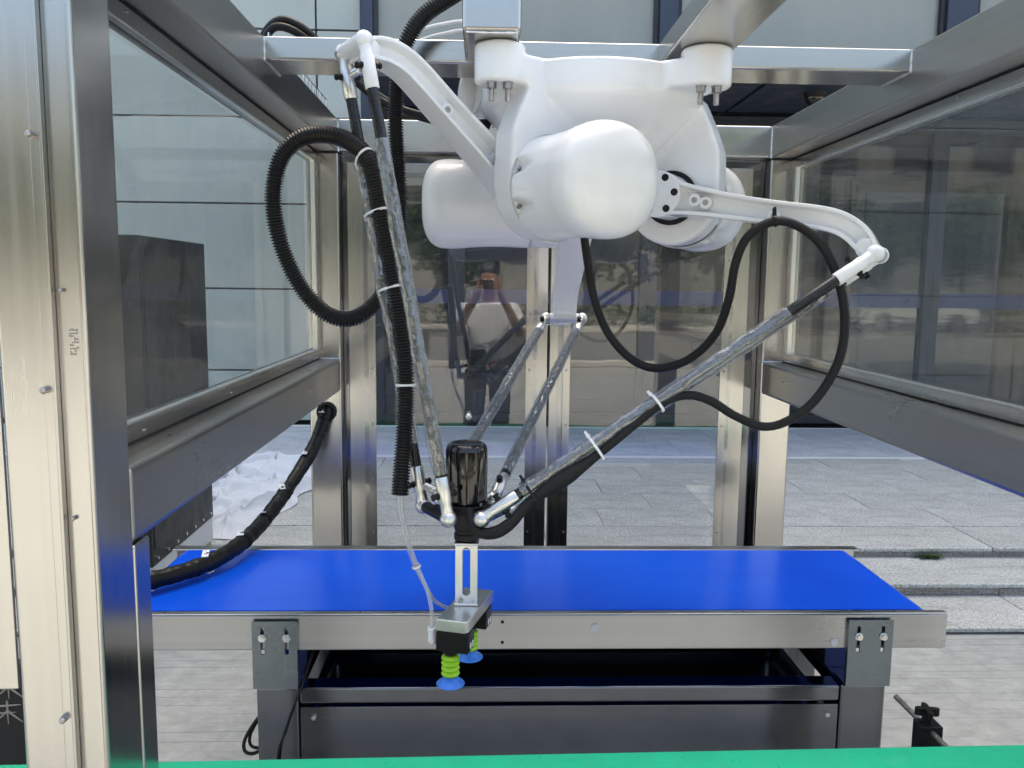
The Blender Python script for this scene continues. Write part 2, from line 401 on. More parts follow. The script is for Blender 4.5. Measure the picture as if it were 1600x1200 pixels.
# risers
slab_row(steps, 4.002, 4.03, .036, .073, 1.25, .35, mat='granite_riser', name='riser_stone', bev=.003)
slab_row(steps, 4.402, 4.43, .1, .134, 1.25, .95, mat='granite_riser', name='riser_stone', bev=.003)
plt = MB(); plt.box(SX0, SX1, 4.80, 8.4, .10, .135); plat = struct(plt.build('entrance_platform', 'granite_dark', smooth=False))
for i, (a, b) in enumerate(((4.80, 5.18), (5.18, 5.58), (5.58, 5.98), (5.98, 6.38), (6.38, 6.75))):
    slab_row(plat, a, b, .136, .160, .72, (.2, .55, .1, .46, .3)[i], name='paving_slab', bev=.0015, gap=.003)
slab_row(plat, 6.75, 6.82, .136, .163, 1.6, .4, mat='pale_stone', name='border_stone', bev=.003, gap=.003)
slab_row(plat, 6.82, 7.55, .136, .160, .9, .3, mat='granite_dark', name='paving_slab', bev=.002)
slab_row(plat, 7.55, 8.2, .136, .160, .9, .75, mat='granite_dark', name='paving_slab', bev=.002)
slab_row(plat, 8.2, 8.26, .136, .163, 1.6, .1, mat='pale_stone', name='border_stone', bev=.003, gap=.003)

# ------------------------------------------------------------------ building behind
FY = 8.5; BH = 15.6
bld = thing('office_building', 'office building with pale green cladding and dark glass entrance front', 'building', (0, FY, 0))
b = MB(); b.box(-14, 16, FY+.14, FY+13, 0, BH); b.build('wall', 'mullion_dark', bld)
# pale cladding panels on the left wing
zj = [.16, .686, 1.519, 2.37, 3.21, 4.053, 4.9, 5.75, 6.6]
xj = [-6.8, -4.25, -1.686, -1.245]
for i in range(len(zj)-1):
    for j in range(len(xj)-1):
        b = MB(); b.box(xj[j]+.009, xj[j+1]-.009, FY+.02, FY+.13, zj[i]+.009, zj[i+1]-.009)
        b.build('cladding_panel', 'pale_cladding', bld, bevel=.004)
b = MB(); b.box(-1.24, -1.12, FY-.06, FY+.13, .16, 6.6); b.build('column', 'mullion', bld, bevel=.006)
# ground floor glazing, right of the column
mx = [-1.12, -.29, 1.66, 1.78, 4.62, 4.80, 7.6, 7.75, 10.5]
def win(x0, x1, z0, z1, fr=.05, mat='mullion_dark', y=FY, gl='building_glass'):
    b = MB()
    b.box(x0, x0+fr, y-.04, y+.06, z0, z1); b.box(x1-fr, x1, y-.04, y+.06, z0, z1)
    b.box(x0+fr, x1-fr, y-.035, y+.06, z0, z0+fr); b.box(x0+fr, x1-fr, y-.035, y+.06, z1-fr, z1)
    f = b.build('window_frame', mat, bld, bevel=.004)
    p = MB(); p.box(x0+fr, x1-fr, y+.02, y+.034, z0+fr, z1-fr); p.build('pane', gl, f, smooth=False)
    return f
for x0, x1 in ((-1.12, -.30), (-.30, 1.66), (1.66, 4.62), (4.62, 7.6), (7.6, 10.5)):
    f = win(x0, x1, .17, 3.24, .085)
    s_ = MB(); s_.box(x0+.086, x1-.086, FY+.008, FY+.0185, 1.392, 1.54); s_.build('safety_strip', 'blue_film', f, smooth=False)
    win(x0, x1, 3.24, 3.80, .05)
# upper floor windows with blue mullions
for x0, x1 in ((-1.12, 1.69), (1.87, 4.56), (4.86, 7.5), (7.8, 10.4)):
    win(x0, x1, 3.86, 5.4, .045, gl='pale_glass'); win(x0, x1, 5.4, 6.6, .045, gl='pale_glass')
for x0, x1 in ((1.69, 1.87), (4.56, 4.86), (7.5, 7.8)):
    b = MB(); b.box(x0, x1, FY-.08, FY+.10, 3.84, 6.6); b.build('mullion', 'mullion', bld, bevel=.006)
for k in range(3):
    z = 6.75+k*2.9
    b = MB(); b.box(-14, 16, FY+.02, FY+.138, z-.14, z+.85); b.build('spandrel', 'pale_cladding', bld, bevel=.01)
    for j in range(10):
        win(-13.8+j*2.97, -13.8+j*2.97+2.9, z+.87, z+2.74, .06)
# canopy over the entrance
b = MB(); b.box(-1.1, 11, 6.9, FY-.05, 3.345, 3.46); b.box(-1.1, 11, 6.88, 6.94, 3.31, 3.50)
cano = b.build('canopy', 'mullion', bld, bevel=.008)
for j in range(7):
    b = MB(); b.box(-1.0+j*1.7, -1.0+j*1.7+1.66, 6.96, FY-.09, 3.32, 3.342); b.build('soffit_panel', 'mullion', cano, bevel=.004)
dome = thing('security_camera', 'black dome security camera hanging under the entrance canopy', 'camera', (2.93, 7.55, 3.32))
b = MB(); b.cyl((2.93, 7.55, 3.32), (2.93, 7.55, 3.29), .10, .09); b.build('mount', 'black_plastic', dome)
b = MB(); b.ball((2.93, 7.55, 3.285), .088, 24); b.build('dome', 'black_gloss', dome)
# planter shrub in front of the entrance wall is only hinted at behind the frame

# ================================================================== CAGE
XL, XR, YB, ZT, TH = -.524, 1.019, 3.0, 2.1705, .116
YF = 1.10
cage = thing('robot_cage', 'welded stainless steel machine frame around the white delta robot', 'machine frame', (.25, 2.1, 0))
def bar(name, x0, x1, y0, y1, z0, z1, axis, bev=.008, parent=None, kind='steel_'):
    b = MB(); b.box(x0, x1, y0, y1, z0, z1); return b.build(name, kind+axis, parent or cage, bevel=bev, seg=3)
for x0 in (XL-TH, XR):
    bar('post', x0, x0+TH, YF, YF+TH, 0, ZT-TH-.001, 'Z'); bar('post', x0, x0+TH, YB, YB+TH, 0, ZT-TH-.001, 'Z')
    bar('top_rail', x0, x0+TH, YF, YB+TH, ZT-TH, ZT, 'Y', kind='railsteel_')
    bar('lower_rail', x0+.001, x0+TH-.001, YF+TH, YB, 1.204, 1.322, 'Y', .012, kind='railsteel_')
bar('front_beam', XL, XR, YF, YF+TH, ZT-TH+.002, ZT-.002, 'X')
bar('back_beam', XL, XR, YB+.001, YB+TH-.001, ZT-TH+.001, ZT-.002, 'X')
bar('cross_beam', XL, XR, 2.03, 2.175, ZT-.055, ZT-.001, 'X', .006)
bar('support_beam', .405, .545, YF+TH, 2.03, ZT-.055, ZT-.003, 'Y', .006)
bar('support_beam', .405, .545, 2.175, 2.46, ZT-.055, ZT-.003, 'Y', .006)
bar('support_beam', -.053, .07, 1.785, 2.03, ZT-.0548, ZT+.06, 'Y', .012)
bar('support_beam', -.053, .07, 2.175, 2.46, ZT-.055, ZT-.003, 'Y', .006)
bar('stiffener', XL-.05, XL, YF+TH, YF+TH+.055, .05, 1.203, 'Z', .004)
# weld beads
def bead(pts, r=.0035):
    q = spline(pts, .006); b = MB(); b.tube(q, [r*random.uniform(.7, 1.25) for _ in q], 8); b.build('weld_bead', 'aluminium', cage)
for x in (XL+.001, XR-.001):
    bead([(x, 2.03, ZT-.003), (x, 2.03, ZT-.03), (x, 2.03, ZT-.055)]); bead([(x, 2.03, ZT-.0555), (x, 2.1, ZT-.0555), (x, 2.175, ZT-.0555)])
    bead([(x, YB, ZT-.004), (x, YB, ZT-.06), (x, YB, ZT-TH)])
    bead([(x, YB-.001, 1.323), (x-.04 if x < 0 else x+.04, YB-.001, 1.323), (x-.1 if x < 0 else x+.1, YB-.001, 1.323)])
bead([(-.045, 1.7845, ZT-.054), (.0, 1.7845, ZT-.0552), (.062, 1.7845, ZT-.054)], .002)
# side windows: angle frame with screwed trim and a clear pane
for sx, x0 in ((-1, XL-.075), (1, XR+.075)):
    ys, ye, z0, z1 = YF+TH+.002, YB-.002, 1.3225, ZT-TH-.001
    a, c_ = sorted((x0, x0+sx*.032))
    b = MB(); fr = .034
    b.box(a, c_, ys, ye, z0, z0+fr); b.box(a, c_, ys, ye, z1-fr, z1); b.box(a, c_, ys, ys+fr, z0+fr, z1-fr); b.box(a, c_, ye-fr, ye, z0+fr, z1-fr)
    wf = b.build('side_window', 'steel_Y', cage, bevel=.003)
    px = x0+sx*.02; p = MB(); p.box(px-.003, px+.003, ys+fr*.5, ye-fr*.5, z0+fr*.5, z1-fr*.5); p.build('pane', 'window_pane', wf, smooth=False)
    for zz in (z0+fr, z1-fr):
        b = MB(); b.box(min(x0-sx*.002, x0+sx*.012), max(x0-sx*.002, x0+sx*.012), ys+fr, ye-fr-.001, zz-.004 if zz > 1.6 else zz, zz if zz > 1.6 else zz+.004); b.build('gasket', 'aluminium', wf)
    b = MB(); b.box(min(x0-sx*.002, x0+sx*.012), max(x0-sx*.002, x0+sx*.012), ye-fr-.018, ye-fr-.001, z0+fr+.004, z1-fr-.004); b.build('gasket', 'aluminium', wf)
    for yy in (1.45, 1.95, 2.45, 2.9):
        for zz in (z0+fr*.4, z1-fr*.4):
            b = MB(); b.cyl((x0-sx*.003, yy, zz), (x0, yy, zz), .0032, n=10); b.build('screw', 'bolt_steel', wf)
    b = MB(); b.box(min(x0-sx*.0012, x0-sx*.0002), max(x0-sx*.0012, x0-sx*.0002), ys, ye, z0, z0+.004); b.build('seal', 'dark_hole', wf, smooth=False)
    b = MB(); b.box(min(x0-sx*.0012, x0-sx*.0002), max(x0-sx*.0012, x0-sx*.0002), ys, ye, z1-.004, z1); b.build('seal', 'dark_hole', wf, smooth=False)
# back doors
def door(x0, x1, sl, sr):
    y0, y1, z0, z1 = YB+.03, YB+.075, .12, ZT-TH-.03
    b = MB(); b.box(x0, x0+sl, y0, y1, z0, z1); b.box(x1-sr, x1, y0, y1, z0, z1)
    b.box(x0+sl, x1-sr, y0+.001, y1-.001, z1-.062, z1); b.box(x0+sl, x1-sr, y0+.001, y1-.001, z0, z0+.08)
    d = b.build('door', 'steel_Z', cage, bevel=.004, seg=2)
    p = MB(); p.box(x0+sl-.03, x1-sr+.03, y0-.009, y0-.002, z0+.05, z1-.03); p.build('pane', 'door_pane', d, smooth=False)
    for a in (x0+sl-.012, x1-sr-.012):
        q = MB(); q.box(a, a+.026, y0-.0125, y0-.0095, z0+.06, z1-.04); q.build('retaining_strip', 'steel_Z', d)
        for k in range(9):
            zz = z0+.14+k*.205
            s_ = MB(); s_.cyl((a+.013, y0-.016, zz), (a+.013, y0-.0125, zz), .0048, n=10); s_.build('screw', 'bolt_steel', d)
    q = MB(); q.box(x0+sl, x1-sr, y0-.0125, y0-.0095, z1-.08, z1-.055); q.build('retaining_strip', 'steel_X', d)
    return d
d1 = door(-.500, .229, .085, .068); d2 = door(.236, .968, .062, .085)
kn = MB(); kn.cyl((-.06, YB+.05, 1.115), (-.06, YB-.01, 1.115), .009, n=14); kn.ball((-.06, YB-.015, 1.115), .012); kn.build('handle', 'aluminium', d1)
for x0, x1 in ((XL+.002, -.503), (.971, XR-.002)):
    b = MB(); b.box(x0, x1, YB+.06, YB+.10, .1, ZT-TH-.02); b.build('door_jamb', 'darksteel_Z', cage)
b = MB(); b.box(XL+.002, XR-.002, YB+.05, YB+.1, ZT-TH-.03, ZT-TH-.001); b.build('door_header', 'darksteel_X', cage)
bar('guard_plate', -.83, -.6435, YF+.004, YF+.010, 1.035, 2.05, 'Z', .001)
# front left post: clear guard strip screwed on its face
b = MB(); b.box(-.578, -.565, YF-.010, YF-.001, .1, 2.05); b.box(-.5648, -.5605, YF-.013, YF-.001, .1, 2.05); b.build('edge_profile', 'steel_Z', cage, bevel=.0015)
for k, z in enumerate((.84, 1.0, 1.28, 1.455, 1.585, 1.78, 1.95)):
    s_ = MB(); x_ = -.575 if k % 2 else -.552
    s_.cyl((x_, YF-.017 if k % 2 else YF-.006, z), (x_, YF-.001, z), .005 if k % 2 else .003, n=12); s_.ball((x_, YF-.017 if k % 2 else YF-.006, z), .0045 if k % 2 else .0028, 10); s_.build('screw', 'bolt_steel', cage)
# black grommet in the left rear post
b = MB(); b.lathe([(.026, 0), (.036, 0), (.036, .010), (.026, .010), (.026, 0)], n=28, mat=Matrix.Translation((-.578, YB, 1.128)) @ Matrix.Rotation(R(90), 4, 'X')); b.build('grommet', 'black_plastic', cage)
b = MB(); b.cyl((-.578, YB-.001, 1.128), (-.578, YB+.002, 1.128), .0262); b.build('cable_hole', 'dark_hole', cage)

# faint ink stamp of the steel maker on the post edge (rolled-on, mostly illegible)
st = MB()
random.seed(11)
for k in range(9):
    z = 1.50+k*.004
    for j in range(4):
        if random.random() < .75: st.box(-.546+j*.003, -.5445+j*.003+random.uniform(0, .001), YF-.0007, YF-.0002, z, z+random.uniform(.0015, .004))
st.build('ink_stamp', 'ink', cage, smooth=False)

# ================================================================== DELTA ROBOT
RX, RY, ZP = .2542, 2.1005, 1.8121
RA, L1, SP = .1963, .4998, .059
TC = Vector((-.0397, 1.7408, 1.118)); RP = .0735
ANG = {'A': (210, -.5771), 'B': (330, .2881), 'C': (90, .6992)}
robot = thing('delta_robot', 'white delta pick robot hanging from the steel frame over the blue conveyor', 'robot', (RX, RY, ZT-.055))
# cast base: union of drum, bosses and three pods, fused by voxel remesh
u = MB()
O = Vector((RX, RY, 0))
u.lathe([(0, 2.092), (.245, 2.092), (.27, 2.086), (.27, 2.025), (.262, 2.012), (.20, 1.955), (.15, 1.90), (.13, 1.80), (.11, 1.735), (0, 1.735)], (RX, RY, 0), n=72)
BOSS = [(-.227, -.228), (.227, -.228), (-.227, .228), (.227, .228)]
for bx, by in BOSS:
    u.cyl((RX+bx, RY+by, 2.03), (RX+bx, RY+by, 2.115), .056, n=40)
    k = .82; u.add(*(lambda q: (q.v, q.f))(MB().cyl((RX+bx*k, RY+by*k, 2.03), (RX+bx*k, RY+by*k, 2.090), .07, n=36)))
def unit(az):
    a = R(az); rd_ = Vector((math.cos(a), math.sin(a), 0)); tg = Vector((-math.sin(a), math.cos(a), 0))
    return rd_, tg
def U(az, r, t, z):
    rd_, tg = unit(az); return Vector((RX, RY, ZP)) + rd_*r + tg*t + Vector((0, 0, z))
for key, (az, th) in ANG.items():
    ring = []
    for k in range(25):
        q = math.pi + math.pi*k/24
        ring.append((RA+.114*math.cos(q), .114*math.sin(q)))
    ring += [(RA+.114, .05), (RA+.112, .11), (RA+.092, .165), (RA+.06, .235), (.02, .235), (RA-.135, .10)]
    vs = [U(az, r, t, z) for t in (.058, .138) for r, z in ring]; n = len(ring)
    u.add(vs, [tuple(range(n))[::-1], tuple(range(n, 2*n))]+[(i, (i+1) % n, n+(i+1) % n, n+i) for i in range(n)])
    vs = [U(az, r, t, z) for t in (-.10, .14) for r, z in [(0, -.05), (.13, -.03), (.16, .1), (.24, .23), (0, .23)]]
    u.add(vs, [(4, 3, 2, 1, 0), (5, 6, 7, 8, 9)]+[(i, (i+1) % 5, 5+(i+1) % 5, 5+i) for i in range(5)])
base = u.build('base_housing', 'white_paint', clean=True, smooth=False)
rm = base.modifiers.new('r', 'REMESH'); rm.mode = 'VOXEL'; rm.voxel_size = .0055; rm.use_smooth_shade = True
sm = base.modifiers.new('s', 'SMOOTH'); sm.factor = .5; sm.iterations = 7
dg = bpy.context.evaluated_depsgraph_get(); me2 = bpy.data.meshes.new_from_object(base.evaluated_get(dg)); base.modifiers.clear(); base.data = me2
me2.shade_smooth(); attach(base, robot)
# mounting studs below the bosses
for bx, by in BOSS[:2]:
    for dx, dy in ((-.018, -.032), (.017, -.030)):
        b = MB(); x, y = RX+bx+dx, RY+by+dy
        b.cyl((x, y, 2.0315), (x, y, 2.028), .012, n=20); b.cyl((x, y, 2.028), (x, y, 2.016), .0105, n=6)
        q = [(x, y, 2.016-.0016*k) for k in range(17)]; b.tube(q, [.0056+(.0008 if k % 2 else 0) for k in range(17)], 12)
        b.build('mounting_stud', 'bolt_steel', robot)
# cable gland pod on the rear left of the base
b = MB(); b.cyl((.06, 2.26, 2.085), (-.045, 2.19, 2.085), .058, n=36); b.ball((-.045, 2.19, 2.085), .058, 28, sc=(.5, .5, 1)); b.build('connector_pod', 'white_paint', robot)
for dz in (-.03, -.055):
    b = MB(); b.cyl((0, 2.16, 2.03+dz), (-.05, 2.12, 2.02+dz), .014, n=16); b.build('cable_gland', 'black_plastic', robot)
# motor covers
def cover(az, t1):
    b = MB(); NS, NT = 96, 70; t0, rad = .1385, .115; vs = []
    for i in range(NT+1):
        f = i/NT; t = t0+(t1-t0)*f
        e = max(0, (t-(t1-.062))/.062)
        k = (max(0, 1-e**2.6))**(1/2.6) if e < 1 else 0
        base_r = rad*(1.0-.02*math.sin(math.pi*min(1, f/.6))+.035*math.exp(-((f-.72)/.16)**2))
        if i == 0: base_r *= 1.0
        for j in range(NS):
            a = 2*math.pi*j/NS; ca, sa = math.cos(a), math.sin(a)
            sup = (abs(ca)**2.6+abs(sa)**2.6)**(-1/2.6); rr = base_r*(.45*sup+.55)*k
            if e >= 1: rr = .0
            # screw pockets: wedge-shaped dents near the seam
            for ac in (R(162), R(206), R(20), R(-25)):
                da = (a-ac+math.pi) % (2*math.pi)-math.pi
                if f < .30: rr -= .017*(1-f/.30)*max(0, 1-(abs(da)/(R(4)+R(6)*(1-f/.30)))**2)
            vs.append(U(az, RA+rr*ca, t, rr*sa))
    b.add(vs, [(i*NS+j, i*NS+(j+1) % NS, (i+1)*NS+(j+1) % NS, (i+1)*NS+j) for i in range(NT) for j in range(NS)])
    b.add([U(az, RA+rad*.3*math.cos(2*math.pi*j/NS), t0, rad*.3*math.sin(2*math.pi*j/NS)) for j in range(NS)], [tuple(range(NS))])
    o = b.build('motor_cover', 'white_paint', robot, ang=60)
    s_ = MB(); s_.tube([U(az, RA+.1165*math.cos(q), .1375, .1165*math.sin(q)) for q in [2*math.pi*k/60 for k in range(61)]], .0022, 8, cap=False); s_.build('seam_ring', 'grey_white', o)
    for ac in (162, 206, 20, -25):
        c_, s2 = math.cos(R(ac)), math.sin(R(ac)); b2 = MB(); rr = .1
        b2.cyl(U(az, RA+rr*c_, .1405, rr*s2), U(az, RA+(rr+.011)*c_, .146, (rr+.011)*s2), .0048, n=12); b2.build('screw', 'bolt_steel', o)
for key, (az, th) in ANG.items(): cover(az, {'A': .388, 'B': .395, 'C': .43}[key])
# upper arms: lofted I-section, bent towards the elbow
def arm(key):
    az, th = ANG[key]
    rd_, tg = unit(az); du = rd_*math.cos(th)+Vector((0, 0, -math.sin(th))); dv = rd_*math.sin(th)+Vector((0, 0, math.cos(th)))
    P0 = Vector((RX, RY, ZP))+rd_*RA
    top = [(.0, .052), (.05, .042), (.12, .042), (.20, .047), (.28, .056), (.35, .066), (.40, .068), (.44, .060), (.47, .044), (.495, .020)]
    bot = [(.0, -.052), (.055, -.034), (.12, -.020), (.20, -.008), (.28, .004), (.34, .013), (.39, .018), (.425, .012), (.452, -.002), (.482, -.020)]
    T_ = [Vector((x, y, 0)) for x, y in top]; B_ = [Vector((x, y, 0)) for x, y in bot]
    n = 44; tt = spline(T_, 1e-3); bb = spline(B_, 1e-3)
    b = MB(); vs = []; sec = None
    for i in range(n+1):
        f = i/n; p = tt[int(f*(len(tt)-1))]; q = bb[int(f*(len(bb)-1))]
        wd = (.048-.012*f); wb = .014+.02*max(0, 1-f*9)
        h = (p-q).length; rim = min(.0085, h*.3); d = (q-p).normalized()
        if f < .1 or f > .955: wb = wd-.0005
        prof = [(0, wd), (rim, wd), (rim+.005, wb), (h-rim-.005, wb), (h-rim, wd), (h, wd), (h, -wd), (h-rim, -wd), (h-rim-.005, -wb), (rim+.005, -wb), (rim, -wd), (0, -wd)]
        for s_, t in prof:
            c_ = p+d*s_; vs.append(P0+du*c_.x+dv*c_.y+tg*t)
    k = 12
    b.add(vs, [(i*k+j, i*k+(j+1) % k, (i+1)*k+(j+1) % k, (i+1)*k+j) for i in range(n) for j in range(k)]+[tuple(range(k)), tuple(n*k+j for j in range(k))])
    o = b.build('upper_arm', 'white_paint', robot, bevel=.0025, seg=2, ang=30)
    at_ = lambda x, y, t: P0+du*x+dv*y+tg*t
    # pivot flange with dark bolt pockets
    f_ = MB(); f_.cyl(at_(0, 0, -.050), at_(0, 0, .0575), .054, n=48); f_.cyl(at_(0, 0, -.0515), at_(0, 0, -.045), .028, n=40); f_.build('pivot_flange', 'white_paint', o, bevel=.002)
    r_ = MB(); r_.cyl(at_(0, 0, .050), at_(0, 0, .0572), .0655, n=48); r_.build('bearing_ring', 'black_plastic', o)
    for j in range(6):
        a = 2*math.pi*j/6+.35; c_ = at_(.041*math.cos(a), .041*math.sin(a), 0)
        h_ = MB(); h_.cyl(c_-tg*.0512, c_-tg*.047, .0085, n=16); h_.build('bolt_pocket', 'dark_hole', o)
    for x, y in ((.085, .009), (.112, .010), (.27, .020)):
        for s_ in (-1, 1):
            h_ = MB(); h_.cyl(at_(x, y, s_*.012), at_(x, y, s_*.033), .0145, n=24); h_.build('boss', 'white_paint', o, bevel=.0015)
            h_ = MB(); h_.cyl(at_(x, y, s_*.0325), at_(x, y, s_*.0337), .007, n=16); h_.build('hole', 'bolt_steel', o)
    e_ = MB(); e_.cyl(at_(L1, 0, -.046), at_(L1, 0, .046), .0165, n=28); e_.cyl(at_(.475, .006, -.035), at_(.475, .006, .035), .021, n=24); e_.build('elbow_pin', 'white_paint', o)
    return at_(L1, 0, 0), tg
EL = {k: arm(k) for k in ANG}
# forearm rods with ball ends, springs and crinkled film sleeves
def forearm(top, bot, white_top, wrap0, wrap1, seed, loose=1.0):
    random.seed(seed); top = Vector(top); bot = Vector(bot); d = (bot-top); L = d.length; d.normalize()
    P = lambda s: top+d*s
    b = MB(); b.cyl(P(.06), P(L-.06), .0118, n=22); rod = b.build('forearm_rod', 'carbon', robot)
    e = MB(); e.ball(top, .0185, 22); e.tube([P(0), P(.016), P(.03), P(.034), P(.098), P(.10)], [.013, .0135, .0125, .0145, .0145, .013], 22); e.build('rod_end', 'white_paint' if white_top else 'aluminium', rod)
    e = MB(); e.ball(bot, .0178, 22); e.tube([P(L), P(L-.014), P(L-.03), P(L-.034), P(L-.085), P(L-.088)], [.0125, .013, .0122, .0142, .0142, .0128], 22); e.build('rod_end', 'aluminium', rod)
    for c_ in (top, bot):
        pass
    # film sleeve
    a = Vector((0, 0, 1)); nx = (a-d*a.dot(d)).normalized(); ny = d.cross(nx); vs = []; NS, NL = 26, 150
    s0, s1 = L*wrap0, L*wrap1
    for i in range(NL+1):
        s = s0+(s1-s0)*i/NL
        for k in range(NS):
            an = 2*math.pi*k/NS; q = P(s)
            w1 = noise.noise((math.cos(an)*1.4+seed*7, math.sin(an)*1.4, s*22)); w2 = noise.noise((math.cos(an)*1.6+seed, math.sin(an)*1.6, s*48))
            fl = max(0, math.cos(an-2.2))**3*noise.noise((seed, s*9, .3))*.010*loose
            r_ = .0148+.0018*loose*w1+.0014*w2+max(0, fl)
            vs.append(q+(nx*math.cos(an)+ny*math.sin(an))*max(.0126, r_))
    f_ = MB(); f_.add(vs, [(i*NS+k, i*NS+(k+1) % NS, (i+1)*NS+(k+1) % NS, (i+1)*NS+k) for i in range(NL) for k in range(NS)])
    fo = f_.build('film_sleeve', 'plastic_film', rod, ang=70, clean=False)
    uv = fo.data.uv_layers.new(name='UVMap')
    for pg in fo.data.polygons:
        ks = [fo.data.loops[li].vertex_index % NS for li in pg.loop_indices]; wrap_ = 0 in ks and NS-1 in ks
        for li, kk in zip(pg.loop_indices, ks):
            uv.data[li].uv = ((NS if wrap_ and kk == 0 else kk)/NS+seed*1.7, (fo.data.loops[li].vertex_index//NS)/NL*(s1-s0))
    return P, L, rod
RODS = {}
for key, (az, th) in ANG.items():
    E_, tg = EL[key]; rd_, _ = unit(az); Bc = TC+rd_*RP
    for s_ in (1, -1):
        wr = {('A', 1): (.205, .905), ('A', -1): (.245, .86), ('B', -1): (.225, .90), ('B', 1): (.12, .90), ('C', 1): (.075, .93), ('C', -1): (.085, .90)}[(key, s_)]
        RODS[(key, s_)] = forearm(E_+tg*s_*SP, Bc+tg*s_*SP, key == 'A' and s_ == 1 or key == 'B', wr[0], wr[1], 3+len(RODS), 1.9 if (key, s_) == ('A', -1) else 1.0)
    # platform pins and end springs
    b = MB(); b.cyl(Bc+tg*(SP-.012), Bc-tg*(SP-.012), .0125, n=22); b.cyl(Bc, TC+Vector((0, 0, 0)), .016, n=20); b.build('platform_arm', 'black_plastic', robot, bevel=.002)
    b = MB(); b.cyl(E_+tg*SP, E_-tg*SP, .0085, n=18); b.build('elbow_shaft', 'aluminium', robot)
    for P_, L_, end in ((0, 0, .052), (0, 0, -.050)):
        Pa, La, ra = RODS[(key, 1)]; Pb, Lb, rb = RODS[(key, -1)]
        sa = end if end > 0 else La+end
        a, c_ = Pa(sa), Pb(sa); ax = (c_-a).normalized(); nrm = Vector((0, 0, 1)).cross(ax).normalized(); n2 = ax.cross(nrm)
        dist = (c_-a).length; l0, l1 = dist*.28, dist*.72; pts = [a+ax*.014, a+ax*(l0-.004)]
        turns = 11
        for k in range(turns*10+1):
            q = 2*math.pi*k/10; pts.append(a+ax*(l0+(l1-l0)*k/(turns*10))+nrm*.0075*math.cos(q)+n2*.0075*math.sin(q))
        pts += [a+ax*(l1+.004), c_-ax*.014]
        b = MB(); b.tube(pts, .0013, 6); b.build('spring', 'spring_steel', robot)
        for c0, sgn, rd2 in ((a, -1, ra), (c_, 1, rb)):
            ax = (Pa(1)-Pa(0)).cross(c_-a).normalized(); b = MB(); b.cyl(c0-ax*sgn*.0285, c0+ax*sgn*.0, .0042, n=12)
            b.tube([c0+ax*sgn*.013, c0+ax*sgn*.0165, c0+ax*sgn*.018, c0+ax*sgn*.0215, c0+ax*sgn*.023, c0+ax*sgn*.027], [.007, .0075, .0055, .0055, .0072, .0068], 14)
            b.tube([c0-ax*sgn*.013, c0-ax*sgn*.0165, c0-ax*sgn*.018, c0-ax*sgn*.0215, c0-ax*sgn*.023, c0-ax*sgn*.027], [.007, .0075, .0055, .0055, .0072, .0068], 14)
            b.build('spring_bolt', 'black_plastic', rd2)
# travelling plate and wrist motor
b = MB(); b.lathe([(0, 1.135), (.034, 1.135), (.05, 1.130), (.05, 1.120), (.036, 1.116), (.030, 1.108), (0, 1.108)], (TC.x, TC.y, 0), n=36); b.build('travelling_plate', 'black_plastic', robot, bevel=.0015)
b = MB(); b.lathe([(0, 1.262), (.030, 1.262), (.038, 1.2595), (.0425, 1.254), (.045, 1.246), (.0452, 1.135), (0, 1.135)], (TC.x+.001, TC.y, 0), n=56); b.build('wrist_motor', 'black_gloss', robot, ang=60)
for a in range(4):
    q = R(45+a*90); b = MB(); b.cyl((TC.x+.046*math.cos(q), TC.y+.046*math.sin(q), 1.131), (TC.x+.046*math.cos(q), TC.y+.046*math.sin(q), 1.1365), .0042, n=10); b.build('screw', 'bolt_steel', robot)
b = MB(); b.lathe([(0, 1.108), (.0275, 1.108), (.0275, 1.072), (.0255, 1.070), (.0255, 1.064), (.0275, 1.062), (.0275, 1.05), (.024, 1.047), (0, 1.047)], (TC.x+.002, TC.y, 0), n=36); b.build('wrist_spindle', 'black_plastic', robot)

# ================================================================== VACUUM GRIPPER
GM = Matrix.Translation((-.0385, 1.725, 0)) @ Matrix.Rotation(R(-17), 4, 'Z')
grip = thing('vacuum_gripper', 'aluminium gripper with black ejectors below the black wrist motor', 'gripper', (-.0385, 1.725, 1.047))
# slotted bracket: two uprights between top and bottom foot
BMt = Matrix.Translation((TC.x+.002, TC.y-.002, 0)) @ Matrix.Rotation(R(-2), 4, 'Z')
b = MB()
sl = []
for k in range(13): sl.append((.0085*math.cos(math.pi*k/12), 1.024+.0085*math.sin(math.pi*k/12)))
for k in range(13): sl.append((-.0085*math.cos(math.pi*k/12), .933-.0085*math.sin(math.pi*k/12)))
out = [(.024, .909), (.024, 1.047), (-.024, 1.047), (-.024, .909)]
n = len(sl)
def bracket(b):
    # outer rectangle / slot bridged as quads at the front and back
    outer = []
    for x, z in sl:
        outer.append((.024 if x > 0 else -.024, max(.909, min(1.047, z + (.0145 if z > 1.024 else (-.0155 if z < .933 else 0))))))
    vs = []
    for y in (-.011, .011):
        vs += [BMt @ Vector((x, y, z)) for x, z in outer]+[BMt @ Vector((x, y, z)) for x, z in sl]
    fs = []
    for i in range(n):
        j = (i+1) % n
        fs += [(i, j, n+j, n+i), (2*n+j, 2*n+i, 3*n+i, 3*n+j), (n+i, n+j, 3*n+j, 3*n+i), (j, i, 2*n+i, 2*n+j)]
    b.add(vs, fs)
bracket(b)
b.build('slotted_bracket', 'aluminium', grip, bevel=.001)
for z0, z1, d in ((1.040, 1.0468, .026), (.9065, .913, .026)):
    b = MB(); b.box(-.0265, .0265, -d, d, z0, z1, mat=BMt); b.build('bracket_foot', 'aluminium', grip, bevel=.003, seg=3)
